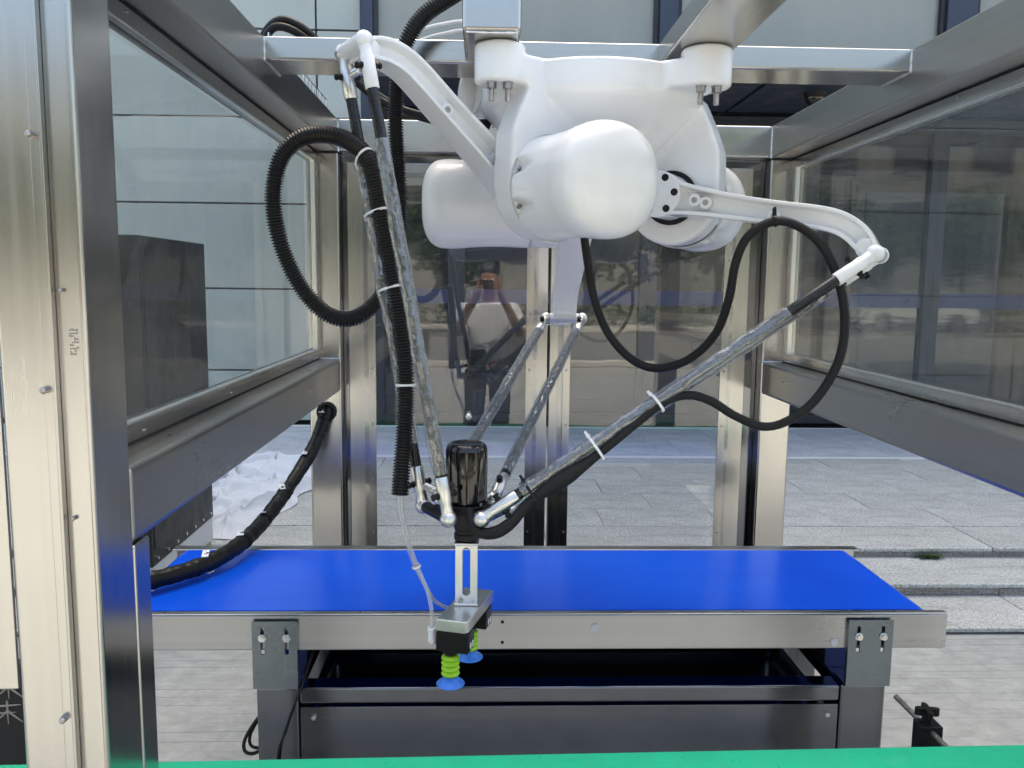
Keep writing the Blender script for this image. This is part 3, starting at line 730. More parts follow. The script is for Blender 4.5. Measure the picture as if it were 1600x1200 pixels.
for x in (-.012, .013):
    b = MB(); c_ = BMt @ Vector((x, -.019, .913)); b.cyl(c_, c_+Vector((0, 0, .004)), .0048, n=14); b.build('screw', 'spring_steel' if x > 0 else 'bolt_steel', grip)
b = MB(); b.prism([(-.034, -.092), (.028, -.092), (.034, -.084), (.034, .098), (-.034, .098)], .880, .9063, GM); b.build('gripper_block', 'aluminium', grip, bevel=.0025)
CU = []
for yc in (-.068, .062):
    b = MB(); b.box(-.036, .034, yc-.024, yc+.022, .836, .8795, mat=GM); ej = b.build('vacuum_ejector', 'black_plastic', grip, bevel=.002)
    for k in (-.010, .004):
        b = MB(); pts = [(k+.0055+.0042*math.cos(2*math.pi*j/18), .848+.0075*math.sin(2*math.pi*j/18)) for j in range(18)]
        vs = [GM @ Vector((.0341, yc+y, z)) for y, z in pts]+[GM @ Vector((.0352, yc+y, z)) for y, z in pts]
        b.add(vs, [tuple(range(18)), tuple(range(18, 36))]+[(i, (i+1) % 18, 18+(i+1) % 18, 18+i) for i in range(18)]); b.build('indicator_window', 'white_plastic', ej)
    for j in range(3):
        b = MB(); b.box(.0341, .0347, yc-.018, yc+.016, .858+j*.007, .863+j*.007, mat=GM); b.build('label_strip', 'mullion', ej, smooth=False)
    b = MB(); b.cyl(GM @ Vector((-.022, yc-.0242, .845)), GM @ Vector((-.022, yc-.0235, .845)), .0022, n=10); b.build('port', 'dark_hole', ej)
    c_ = GM @ Vector((-.010, yc-.004, 0)); x, y = c_.x, c_.y
    cup = MB(); cup.lathe([(0, .837), (.017, .837), (.017, .829), (.012, .826), (.012, .820), (0, .820)], (x, y, 0), n=28)
    cu = cup.build('suction_cup', 'black_plastic', grip)
    prof = [(.010, .8235)]; z = .8225
    for k in range(4):
        prof += [(.0145, z), (.0175, z-.002), (.0195, z-.0052), (.0195, z-.0062), (.0172, z-.0085), (.0152, z-.0106)]; z -= .0116
    prof += [(.010, z-.001)]
    b = MB(); b.lathe(prof, (x, y, 0), n=40); b.build('bellows', 'lime_rubber', cu, ang=50)
    b = MB(); b.lathe([(.010, z+.001), (.0165, z+.0005), (.0172, z-.004), (.0185, z-.0075), (.0225, z-.0115), (.0285, z-.0150), (.0300, z-.0168), (.0296, z-.0182), (.027, z-.0176), (.019, z-.012), (.012, z-.008)], (x, y, 0), n=44); b.build('cup_lip', 'blue_rubber', cu, ang=50)
c_ = GM @ Vector((-.036, -.070, .85))
b = MB(); b.cyl(c_, c_+Vector((-.011, -.003, 0)), .0062, n=6); b.ball(c_+Vector((-.014, -.004, .001)), .0085, 16); b.cyl(c_+Vector((-.015, -.004, 0)), c_+Vector((-.0155, -.004, .024)), .0082, .0078, n=20); b.cyl(c_+Vector((-.0155, -.004, .024)), c_+Vector((-.0155, -.004, .030)), .0092, n=20)
b.build('elbow_fitting', 'white_plastic', grip)
FIT = c_+Vector((-.0155, -.004, .030))

# ================================================================== HOSES AND CABLES
def ring_tie(name, c, t, r, wdt, mat, parent, tail=True, flat=1.0, off=None):
    t = Vector(t).normalized(); a = Vector((0, 0, 1)) if abs(t.z) < .9 else Vector((0, 1, 0)); nx = (a-t*a.dot(t)).normalized(); ny = t.cross(nx)
    if off is not None: o_ = Vector(off); nx = (o_-t*o_.dot(t)).normalized(); ny = t.cross(nx)
    b = MB(); N = 40; vs = []
    for k in range(N):
        q = 2*math.pi*k/N; dr = nx*math.cos(q)*r*flat+ny*math.sin(q)*r
        dn = (nx*math.cos(q)/flat+ny*math.sin(q)).normalized()
        for th_, hw in ((-.0006, -wdt/2), (.0012, -wdt/2), (.0012, wdt/2), (-.0006, wdt/2)): vs.append(Vector(c)+dr+dn*th_+t*hw)
    b.add(vs, [(k*4+j, k*4+(j+1) % 4, ((k+1) % N)*4+(j+1) % 4, ((k+1) % N)*4+j) for k in range(N) for j in range(4)])
    hd = Vector(c)+nx*(r*flat+.002); m_ = frame_mat(hd, nx, ny, t); b.box(-.002, .005, -.004, .004, -wdt/2-.0012, wdt/2+.0012, mat=m_)
    if tail: b.box(.004, .014, -.0006, .0006, -wdt/2, wdt/2, mat=m_)
    return b.build(name, mat, parent)
HOSE = [(-0.025,1.950,2.274), (-0.089,1.930,2.228), (-0.142,1.920,2.187), (-0.178,1.920,2.136), (-0.201,1.940,2.068), (-0.211,1.970,1.982), (-0.208,1.990,1.870), (-0.205,1.990,1.767), (-0.213,1.970,1.661), (-0.237,1.940,1.579), (-0.276,1.920,1.532), (-0.320,1.900,1.515), (-0.369,1.880,1.535), (-0.418,1.860,1.599), (-0.454,1.850,1.693), (-0.465,1.850,1.786), (-0.444,1.840,1.862), (-0.401,1.830,1.903), (-0.347,1.820,1.911), (-0.293,1.810,1.896), (-0.250,1.790,1.856), (-0.228,1.780,1.776), (-0.206,1.768,1.669), (-0.186,1.753,1.561), (-0.173,1.744,1.467), (-0.168,1.737,1.386), (-0.170,1.730,1.292), (-0.175,1.720,1.218), (-0.179,1.715,1.154)]
hose = thing('corrugated_hose', 'thick black corrugated hose looping left of the robot and tied to its arm', 'hose', HOSE[-1])
q = spline(HOSE, .0064/4); n4 = len(q)-(len(q)-1) % 4
b = MB(); b.tube(q, [(.0188, .0188, .0140, .0140)[i % 4] for i in range(len(q))], 20); b.build('hose_body', 'hose_black', hose, ang=80)
def near_i(path, p): p = Vector(p); return min(range(len(path)), key=lambda i: (path[i]-p).length)
PA, LA, _ = RODS[('A', -1)]
for target in ((-.258, 1.80, 1.856), (-.235, 1.787, 1.745), (-.202, 1.77, 1.585), (-.1695, 1.738, 1.385)):
    i = near_i(q, target); tgt = q[i]
    # tie spans hose and the rear rod
    s_ = min((k*.002 for k in range(int(LA/.002))), key=lambda s: (PA(s)-tgt).length)
    mid = (tgt+PA(s_))/2 if target[2] > 1.4 else tgt; half = (tgt-PA(s_)).length/2
    ring_tie('cable_tie', mid, q[min(i+4, len(q)-1)]-q[i-4], .0205, .005, 'white_plastic', hose, True, (half+.0195)/.0205 if target[2] > 1.4 else 1.0, (PA(s_)-tgt))
AIR1 = [(-0.176,1.715,1.171), (-0.174,1.712,1.116), (-0.158,1.705,1.048), (-0.142,1.700,1.001), (-0.121,1.688,0.955), (-0.110,1.672,0.916), tuple(FIT)]
AIR2 = [(-0.183,1.718,1.170), (-0.178,1.715,1.108), (-0.163,1.710,1.044), (-0.145,1.705,0.996), (-0.122,1.720,0.943), (-0.105,1.757,0.899), (-0.062,1.792,0.862)]
air = thing('air_tube', 'two clear plastic air tubes running from the hose end to the gripper', 'tube', AIR1[0])
for P_ in (AIR1, AIR2):
    b = MB(); b.tube(spline(P_, .008), .0042, 14); b.build('tube_line', 'clear_tube', air, ang=80)
ring_tie('cable_tie', (-.1435, 1.7025, .999), (.35, 0, -1), .0085, .004, 'white_plastic', air)
CABLE = [(0.222,1.950,1.76), (0.236,1.950,1.666), (0.254,1.940,1.569), (0.287,1.930,1.488), (0.340,1.920,1.429), (0.399,1.910,1.407), (0.469,1.890,1.429), (0.524,1.870,1.489), (0.543,1.840,1.567), (0.550,1.820,1.652), (0.570,1.800,1.709), (0.619,1.785,1.739), (0.674,1.780,1.727), (0.720,1.768,1.686), (0.752,1.750,1.612), (0.766,1.740,1.529), (0.754,1.730,1.446), (0.710,1.725,1.366), (0.655,1.720,1.320), (0.594,1.710,1.304), (0.527,1.700,1.328), (0.475,1.692,1.359), (0.425,1.684,1.374), (0.374,1.674,1.363), (0.320,1.666,1.325), (0.254,1.662,1.270), (0.195,1.658,1.225), (0.138,1.653,1.188), (0.089,1.648,1.152), (0.057,1.643,1.115), (0.024,1.643,1.093), (-0.009,1.652,1.090), (-0.026,1.668,1.105), (-0.032,1.69,1.127)]
cab = thing('power_cable', 'black braided cable looping under the right arm down to the wrist motor', 'cable', CABLE[-1])
q = spline(CABLE, .006); L_ = len(q); rad = []
for i, p in enumerate(q):
    x = p.x; r_ = .0098
    if i > L_*.62: r_ = .0092+.0085*math.exp(-((x-.16)/.045)**2)+.004*math.exp(-((x-.03)/.05)**2)
    rad.append(r_*(1+.03*noise.noise((i*.21, 0, 0))))
b = MB(); b.tube(q, rad, 18); b.build('cable_body', 'braided_sleeve', cab, ang=80)
PB, LB, _ = RODS[('B', -1)]
for s_f, mt_ in ((.56, 'white_plastic'), (.72, 'white_plastic'), (.885, 'black_plastic')):
    c_ = PB(LB*s_f); i = min(range(L_*6//10, L_), key=lambda k: (q[k]-c_).length); hw = (q[i]-c_).length/2
    ring_tie('cable_tie', (c_+q[i])/2, PB(.5)-PB(.4), .0165, .0055, mt_, cab, True, (hw+.0155)/.0165, c_-q[i])
i = near_i(q, (.619, 1.785, 1.739)); ring_tie('cable_tie', q[i], q[i+2]-q[i-2], .0115, .006, 'black_plastic', cab)
b = MB(); b.cyl(q[i]+Vector((0, 0, .008)), q[i]+Vector((0, .004, .030)), .0035, n=10); b.build('tie_strap', 'black_plastic', cab)
BUNDLE = [(-0.578,3.030,1.140), (-0.578,2.990,1.125), (-0.594,2.950,1.068), (-0.612,2.900,1.008), (-0.642,2.810,0.945), (-0.672,2.69,0.888), (-0.695,2.5,.848), (-0.716,2.31,.838), (-0.758,2.19,.834), (-0.811,2.11,.834), (-0.87,2.05,.836), (-0.96,1.99,.84)]
bun = thing('cable_bundle', 'taped black cable bundle with small white tags hanging down over the blue belt', 'cable', BUNDLE[-1])
q = spline(BUNDLE, .006)
b = MB(); b.tube(q, [.0215*(1+.12*noise.noise((i*.16, .3, 0))+.10*noise.noise((i*.55, 1.3, 0))+(.05 if (i//5) % 2 else 0)+.0004*i) for i in range(len(q))], 22); b.build('bundle_body', 'black_plastic', bun, ang=80)
for k in range(7):
    i = int(len(q)*(.06+.14*k)); p = q[i]; t = (q[min(i+3, len(q)-1)]-q[i-3]).normalized()
    ring_tie('cable_tie', p, t, .0235, .004, 'black_plastic', bun, False)
    m_ = Matrix.Translation(p+Vector((-.004, -.004, .026))) @ Matrix.Rotation(math.atan2(t.y, t.x)+R(100+12*(k % 3)), 4, 'Z') @ Matrix.Rotation(R((-14, 10, 22)[k % 3]), 4, 'X')
    b = MB(); b.box(-.009, .009, -.014, .014, 0, .003, mat=m_); b.box(-.003, .003, -.003, .003, .003, .008, mat=m_); b.build('tag', 'white_plastic', bun, bevel=.001)
    m2 = Matrix.Translation(p+Vector((.006, .0, -.025))) @ Matrix.Rotation(math.atan2(t.y, t.x), 4, 'Z'); b = MB(); b.box(-.010, .010, -.004, .004, -.002, .002, mat=m2); b.build('tag', 'white_plastic', bun)
TB1 = [(-0.635,2.350,2.18), (-0.60,2.350,2.265), (-0.56,2.350,2.299), (-0.516,2.360,2.289), (-0.478,2.380,2.263), (-0.403,2.450,2.197), (-0.319,2.500,2.139), (-0.208,2.500,2.086), (-0.077,2.480,2.060), (.01,2.40,2.05), (.02, 2.22, 2.04)]
TB2 = [(-0.621,2.330,2.18), (-.60, 2.33, 2.24), (-0.569,2.330,2.276), (-0.517,2.340,2.267), (-0.461,2.380,2.229), (-0.389,2.420,2.176), (-0.295,2.450,2.110), (-0.149,2.450,2.069), (-0.020,2.380,2.043), (.015, 2.2, 2.02)]
for P_, lb in ((TB1, 'thicker black cable arching over the top left rail behind the cross beam'), (TB2, 'thinner black cable just below the arching one, above the left rail')):
    b = MB(); b.tube(spline(P_, .012), .0125 if P_ is TB1 else .011, 14); o = b.build('overhead_cable', 'black_plastic', ang=80); tag(o, lb, 'cable', 'overhead cables')
WH1 = [(-0.40,2.240,2.176), (-0.276,2.26,2.205), (-0.189,2.26,2.250), (-0.121,2.260,2.271), (-0.04,2.260,2.277), (.03, 2.25, 2.22), (.03, 2.245, 2.175)]
WH2 = [(-0.38,2.27,2.176), (-0.261,2.29,2.20), (-0.182,2.29,2.236), (-0.122,2.280,2.252), (-0.04,2.270,2.258), (.045, 2.27, 2.21), (.05, 2.27, 2.175)]
for P_, lb in ((WH1, 'upper of two thin white wires behind the thick black hose'), (WH2, 'lower of two thin white wires behind the thick black hose')):
    b = MB(); b.tube(spline(P_, .012), .0045, 10); o = b.build('white_wire', 'white_plastic', ang=80); tag(o, lb, 'wire', 'white wires')
def tray(name, label, p0, p1, hgt, wdt):
    t_ = thing(name, label, 'cable tray', p0); p0, p1 = Vector(p0), Vector(p1); d = (p1-p0); L = d.length; d.normalize(); sd_ = Vector((-d.y, d.x, 0)).normalized()
    for a in (0, wdt):
        for z in (0, hgt):
            if z == 0 or a in (0, wdt):
                b = MB(); b.cyl(p0+sd_*a+Vector((0, 0, z)), p1+sd_*a+Vector((0, 0, z)), .0022, n=8); b.build('long_wire', 'spring_steel', t_)
    n = int(L/.05)
    for k in range(n+1):
        p = p0+d*L*k/n; b = MB(); b.tube([p+Vector((0, 0, hgt)), p, p+sd_*wdt, p+sd_*wdt+Vector((0, 0, hgt))], .0022, 8); b.build('cross_wire', 'spring_steel', t_)
    return t_
tray('wire_tray', 'small wire basket tray holding black cables on the top left rail', (-.565, 2.24, ZT+.022), (-.565, 3.02, ZT+.022), .042, .06)

# ================================================================== BLUE CONVEYOR
conv = thing('belt_conveyor', 'stainless conveyor with wide blue belt and enclosed stand', 'conveyor', (.2, 2.19, 0))
X0, X1 = -.93, 1.15
b = MB()
def cprofile(yf, yb, name):
    s = 1 if yb > yf else -1
    b = MB(); b.box(X0, X1, min(yf, yf+s*.004), max(yf, yf+s*.004), .712, .797); b.box(X0, X1, min(yf+s*.0005, yb), max(yf+s*.0005, yb), .7975, .8015); b.box(X0, X1, min(yf+s*.0045, yb), max(yf+s*.0045, yb), .7085, .7125)
    return b.build(name, 'satin_X', conv, bevel=.0018)
cprofile(1.925, 1.946, 'side_rail'); cprofile(2.452, 2.412, 'side_rail')
# belt loop
b = MB(); prof = []; rr = .047; zc = .7545; xa, xb = -.87, 1.084
for k in range(17): a = -math.pi/2+math.pi*k/16; prof.append((xb+rr*math.cos(a), zc+rr*math.sin(a)))
for k in range(17): a = math.pi/2+math.pi*k/16; prof.append((xa+rr*math.cos(a), zc+rr*math.sin(a)))
n = len(prof); vs = [(x, y, z) for y in (1.95, 2.409) for x, z in prof]
b.add(vs, [tuple(range(n))[::-1], tuple(range(n, 2*n))]+[(i, (i+1) % n, n+(i+1) % n, n+i) for i in range(n)]); b.build('belt', 'blue_belt', conv, ang=50)
for x in (xa, xb):
    b = MB(); b.cyl((x, 1.9475, zc), (x, 2.4115, zc), .022, n=20); b.build('end_roller', 'bolt_steel', conv)
for x, z, r_ in ((.273, .767, .010), (.868, .727, .0095), (-.62, .70, .0)):
    if r_: b = MB(); b.cyl((x, 1.922, z), (x, 1.926, z), r_, n=24); b.build('plastic_plug', 'cabinet_grey', conv)
for x, z in ((.046, .781), (.046, .729)):
    b = MB(); b.cyl((x, 1.9245, z), (x, 1.926, z), .0042, n=16); b.build('drilled_hole', 'dark_hole', conv)
for x in (-.77, -.3, .36, .64, 1.02):
    b = MB(); b.cyl((x, 1.936, .8012), (x, 1.936, .8022), .0025, n=10); b.build('drilled_hole', 'dark_hole', conv)
# slotted brackets
for x0, x1 in ((-.557, -.449), (.899, 1.010)):
    zb, zt_, yf, yk = .617, .787, 1.914, 1.918; cx = [x0+.025, x1-.025]
    b = MB(); xs = [x0, cx[0]-.0045, cx[0]+.0045, cx[1]-.0045, cx[1]+.0045, x1]; zs0, zs1 = .705, .772
    for i in range(5):
        if i in (1, 3): b.box(xs[i], xs[i+1], yf, yk, zb, zs0); b.box(xs[i], xs[i+1], yf, yk, zs1, zt_)
        else: b.box(xs[i], xs[i+1], yf, yk, zb, zt_)
    b.box(x0, x1, yk, 1.985, zb, zb+.004)
    br = b.build('slotted_bracket', 'zinc', conv)
    for s_, xx in ((0, x0), (1, x1-.003)):
        g_ = MB(); g_.add([(xx, yk, zb+.004), (xx+.003, yk, zb+.004), (xx+.003, yk, zt_-.01), (xx, yk, zt_-.01), (xx, yk+.0065, zb+.004), (xx+.003, yk+.0065, zb+.004), (xx+.003, yk+.0065, zt_-.01), (xx, yk+.0065, zt_-.01)], [(0,3,2,1),(4,5,6,7),(0,1,5,4),(1,2,6,5),(2,3,7,6),(3,0,4,7)]); g_.build('gusset', 'zinc', br)
    for c_ in cx:
        b = MB(); z = .7465; b.cyl((c_, 1.9135, z), (c_, 1.9115, z), .0095, n=24); b.cyl((c_, 1.9115, z), (c_, 1.904, z), .0068, n=20); b.cyl((c_, 1.9042, z), (c_, 1.9035, z), .0035, n=6); b.build('bolt', 'spring_steel', br)
# enclosed stand
for x0, x1 in ((-.553, -.451), (.893, 1.006)):
    for y0 in (1.925, 2.345):
        b = MB(); b.box(x0, x1, y0, y0+.1, 0, .6145); b.build('leg', 'darksteel_Z', conv, bevel=.006, seg=3)
for y0 in (1.927, 2.385):
    b = MB(); b.box(-.450, .892, y0, y0+.055, .571, .613); b.build('stand_beam', 'darksteel_X', conv, bevel=.006, seg=3)
for x0, x1 in ((-.549, -.455), (.897, 1.002)):
    b = MB(); b.box(x0, x1, 2.026, 2.344, .571, .612); b.build('stand_beam', 'darksteel_Y', conv, bevel=.006)
b = MB(); b.box(-.448, .890, 1.929, 1.932, .04, .562); pn = b.build('front_panel', 'darksteel_X', conv, bevel=.001)
b = MB(); b.box(-.449, .891, 1.99, 2.38, .52, .53); b.build('inner_shelf', 'darksteel_X', conv)
b = MB(); b.box(-.449, .891, 2.442, 2.445, .04, .70); b.build('dark_backing', 'dark_cabinet', conv)  # added black sheet closing the back, keeps the space under the belt dark
for x_ in (-.452, .8925):
    b = MB(); b.box(x_, x_+.0015, 2.03, 2.44, .613, .70); b.build('side_panel', 'dark_cabinet', conv)
for x in (-.415, .862):
    for z in (.537, .10):
        b = MB(); b.cyl((x, 1.929, z), (x, 1.921, z), .0055, n=14); b.cyl((x, 1.9215, z), (x, 1.9200, z), .003, n=6); b.build('screw', 'spring_steel', pn)
THIN = [(-0.40,2.02,0.70), (-0.423,1.985,0.682), (-0.436,1.945,0.642), (-0.443,1.918,0.617), (-0.467,1.914,0.555), (-0.486,1.914,0.497), (-0.503,1.914,0.430), (-.51, 1.914, .2), (-.51, 1.90, .01)]
b = MB(); b.tube(spline(THIN, .01), .0032, 10); tag(b.build('sensor_cable', 'black_plastic', ang=80), 'thin dark cable hanging across the left conveyor leg', 'cable')
LOOP = [(-.54, 2.05, .52), (-0.562,2.00,0.508), (-0.590,1.990,0.470), (-0.603,1.980,0.441), (-0.597,1.970,0.422), (-0.574,1.970,0.418), (-.556, 1.985, .43), (-.545, 2.06, .45)]
b = MB(); b.tube(spline(LOOP, .006), .0045, 12); b.tube(spline([(x+.012, y+.01, z+.010) for x, y, z in LOOP], .006), .004, 12); tag(b.build('cable_loop', 'black_plastic', ang=80), 'black cable loop sticking out left of the conveyor leg', 'cable')

# ================================================================== GREEN GUIDE CONVEYOR
GZ = Matrix.Translation((.25, 1.325, 0)) @ Matrix.Rotation(R(1.2), 4, 'Z')
gc = thing('narrow_green_conveyor', 'bright green plastic edge of the narrow conveyor in the foreground', 'conveyor', (.25, 1.325, 0))
b = MB(); b.box(-1.6, 1.3, -.065, .042, .748, .778, mat=GZ); b.build('green_slide', 'green_plastic', gc, bevel=.006, seg=4)
b = MB(); b.box(-1.6, 1.3, -.055, .035, .66, .7475, mat=GZ); b.build('beam', 'steel_X', gc, bevel=.003)
for x in (-1.45, 1.1):
    b = MB(); b.box(x-.03, x+.03, -.04, .02, 0, .659, mat=GZ); b.build('leg', 'steel_Z', gc, bevel=.003)
cl = thing('guide_clamp', 'black guide clamp with star knob and steel rod behind the green edge', 'clamp', (.868, 1.5, .66))
b = MB(); b.box(.8505, .8925, 1.478, 1.515, .66, .7555); b.build('clamp_block', 'black_plastic', cl, bevel=.0025)
b = MB(); b.box(.853, .889, 1.372, 1.51, .652, .6595); b.build('clamp_foot', 'black_plastic', cl, bevel=.002)
b = MB(); b.cyl((.868, 1.497, .7555), (.868, 1.497, .774), .0095, .0085, n=18); b.cyl((.868, 1.497, .7556), (.868, 1.497, .757), .0135, n=18)
poly = []
for k in range(60):
    a = 2*math.pi*k/60; r_ = .0155+.0075*math.cos(4*a+.6)
    poly.append((.868+r_*math.cos(a), 1.497+r_*math.sin(a)))
b.prism(poly, .771, .786); b.build('star_knob', 'black_plastic', cl, bevel=.0015)
b = MB(); b.cyl((.862, 1.605, .752), (.880, 1.36, .7225 if False else .735), .0055, n=16); b.build('guide_rod', 'bolt_steel', cl)

# ================================================================== CABINET, CLOTH, SIGN
cb = thing('control_cabinet', 'tall dark control cabinet with light grey lower panel left of the frame', 'cabinet', (-1.69, 4.0, .16))
CX = -1.484
b = MB(); b.box(CX-.42, CX, 3.62, 4.45, .315, 1.79); b.build('housing', 'dark_cabinet', cb, bevel=.006)
b = MB(); b.box(CX-.41, CX-.004, 3.63, 4.446, .19, .314); b.build('lower_panel', 'cabinet_grey', cb, bevel=.004)
for x in (CX-.38, CX-.04):
    for y, z in ((3.68, .036), (4.42, .161)):
        b = MB(); b.cyl((x, y, z), (x, y, .191), .018, n=14); b.cyl((x, y, z), (x, y, z+.012), .032, n=18); b.build('levelling_foot', 'bolt_steel', cb)
for k in range(7):
    b = MB(); b.cyl((CX, 3.68+k*.12, .345), (CX+.006, 3.68+k*.12, .345), .009, n=14); b.build('screw', 'spring_steel', cb)
b = MB(); b.box(CX+.0001, CX+.003, 3.65, 4.42, .39, 1.76); b.build('side_door', 'dark_cabinet', cb, bevel=.001)
# crumpled dust sheet on the platform
b = MB(); NX, NY = 150, 220; vs = []
def hgt(u_, v_):
    h = 0
    for f, a in ((1.3, .04), (2.8, .06), (6.0, .05), (12, .012)):
        nn = noise.noise((u_*f+3.1*noise.noise((v_*2, u_*1.5, 5)), v_*f*.9, f)); h += a*(.5+.5*math.cos(math.pi*min(1, abs(nn)*2.6)))
    return max(0, h)
for i in range(NX+1):
    for j in range(NY+1):
        u_, v_ = i/NX, j/NY
        x = -2.05+u_*.80+.52*(v_-.35)*.55+.09*noise.noise((v_*4, 1, 2)); y = 4.50+v_*2.05+.12*noise.noise((u_*3, 4, v_*3))
        x += .10*noise.noise((u_*5, v_*5, 9))
        ed = min(1, min(u_, 1-u_, v_, 1-v_)*9)
        vs.append((x, y, .166+ed*(.02+hgt(u_*1.0, v_*2.2)*.72)))
b.add(vs, [(i*(NY+1)+j, (i+1)*(NY+1)+j, (i+1)*(NY+1)+j+1, i*(NY+1)+j+1) for i in range(NX) for j in range(NY)])
tag(b.build('dust_sheet', 'white_cloth', ang=75), 'crumpled white cloth lying on the stone platform', 'cloth')
sg = thing('notice_board', 'dark board with white brush lettering behind the left front post', 'sign', (-1.1, 1.86, 0))
b = MB(); b.box(-1.6, -1.031, 1.85, 1.88, .30, .715); b.build('board', 'dark_cabinet', sg, bevel=.004)
b = MB(); b.box(-1.58, -1.56, 1.855, 1.875, 0, .30); b.box(-1.08, -1.06, 1.855, 1.875, 0, .30); b.build('stand', 'bolt_steel', sg)
def stroke(b, pts, r_):
    for (x0, z0), (x1, z1) in zip(pts, pts[1:]): b.tube([(x0, 1.8485, z0), ((x0+x1)/2, 1.8482, (z0+z1)/2), (x1, 1.8485, z1)], [r_, r_*.8, r_*.35], 6)
b = MB()
for cx, cz, s_ in ((-1.10, .655, .05), (-1.105, .595, .055)):
    stroke(b, [(cx-s_*.5, cz+s_*.3), (cx+s_*.55, cz+s_*.38)], .003); stroke(b, [(cx, cz+s_*.55), (cx, cz-s_*.5)], .003)
    stroke(b, [(cx, cz+s_*.1), (cx-s_*.5, cz-s_*.35)], .003); stroke(b, [(cx, cz+s_*.1), (cx+s_*.6, cz-s_*.4)], .003); stroke(b, [(cx-s_*.35, cz), (cx+s_*.35, cz+s_*.04)], .0025)
b.build('lettering', 'ink', sg)

random.seed(21)
b = MB()
for k in range(46):
    a = random.uniform(0, 6.28); l = random.uniform(.03, .075); o_ = Vector((2.475+random.gauss(0, .03), 4.388+random.gauss(0, .006), .099))
    d_ = Vector((math.cos(a)*.8, -abs(math.sin(a))*.7, .55)).normalized(); sd_ = d_.cross(Vector((0, 0, 1))).normalized()*l*.2
    b.add([o_, o_+d_*l*.5+sd_, o_+d_*l+Vector((0, 0, -l*.15)), o_+d_*l*.5-sd_], [(0, 1, 2, 3)])
tag(b.build('weed', 'leaves', smooth=False), 'small green weed growing in the step joint', 'plant')

# ================================================================== STREET BEHIND THE CAMERA (seen mirrored in the glass)
opp = thing('street_building', 'beige building across the street, seen mirrored in the glass', 'building', (0, -30, 0))
b = MB(); b.box(-60, 60, -42, -30, .0, 9.5); b.build('wall', 'beige_wall', opp)
for k in range(1, 3):
    for j in range(26):
        x = -58+j*4.5; b = MB(); b.box(x, x+2.4, -29.99, -29.93, 1.2+k*3.4, 3.0+k*3.4); b.build('window', 'building_glass', opp, smooth=False)
hg = MB()
random.seed(5)
def leaf_cloud(b, c, rx, rz, n, size):
    for _ in range(n):
        while True:
            p = Vector((random.uniform(-1, 1), random.uniform(-1, 1), random.uniform(-1, 1)))
            if .35 < p.length < 1: break
        p = Vector((p.x*rx, p.y*rx, p.z*rz))*(.75+.35*noise.noise((p.x*2.2, p.y*2.2, p.z*2.2+c[0]))) + Vector(c)
        a = Vector((random.uniform(-1, 1), random.uniform(-1, 1), random.uniform(-.6, .6))).normalized()*size*random.uniform(.6, 1.3); c2 = a.orthogonal().normalized()*size*.5
        b.add([p-a*.5, p+c2, p+a*.5, p-c2], [(0, 1, 2, 3)])
for i in range(11):
    x, y, h = -26+i*5.0+random.uniform(-.8, .8), -23.9+random.uniform(-.4, .4), random.uniform(6.0, 8.2)
    t_ = thing('street_tree', 'leafy street tree across the road, mirrored in the glass', 'tree', (x, y, .13), 'trees across the street')
    b = MB(); b.tube([(x, y, .13), (x+.1, y, 1.2), (x-.05, y+.1, 2.4), (x+.1, y, h*.62)], [.17, .14, .11, .05], 10)
    for q in range(6):
        a = q*1.05; b.tube([(x, y, 1.9+q*.18), (x+.9*math.cos(a), y+.9*math.sin(a), 3.0+q*.2)], [.06, .02], 6)
    b.build('trunk', 'bark', t_)
    b = MB(); leaf_cloud(b, (x, y, h*.58), 3.6, h*.40, 4200, .30); b.build('crown', 'leaves', t_, smooth=False, clean=False)
b = MB()
for k in range(60): leaf_cloud(b, (-30+k*1.02, -23.4, .55), .65, .55, 90, .16)
o = b.build('hedge', 'leaves', smooth=False, clean=False); o['kind'] = 'stuff'; o['label'] = 'low green hedge along the far pavement, seen mirrored'; o['category'] = 'hedge'
lp = thing('street_lamp', 'grey street lamp across the road, mirrored in the right window', 'street lamp', (19.5, -14.2, .004))
b = MB(); b.tube([(19.5, -14.2, .004), (19.5, -14.2, 5.7)], [.09, .055], 14); b.build('pole', 'lamp_metal', lp)
b = MB(); b.tube(spline([(19.5, -14.2, 5.65), (18.9, -14.1, 5.85), (17.6, -14.0, 5.95)], .1), .03, 10); b.build('arm', 'lamp_metal', lp)
b = MB(); b.ball((17.3, -14.0, 5.95), .35, 14, sc=(1.2, .6, .25)); b.build('lamp_head', 'lamp_metal', lp)
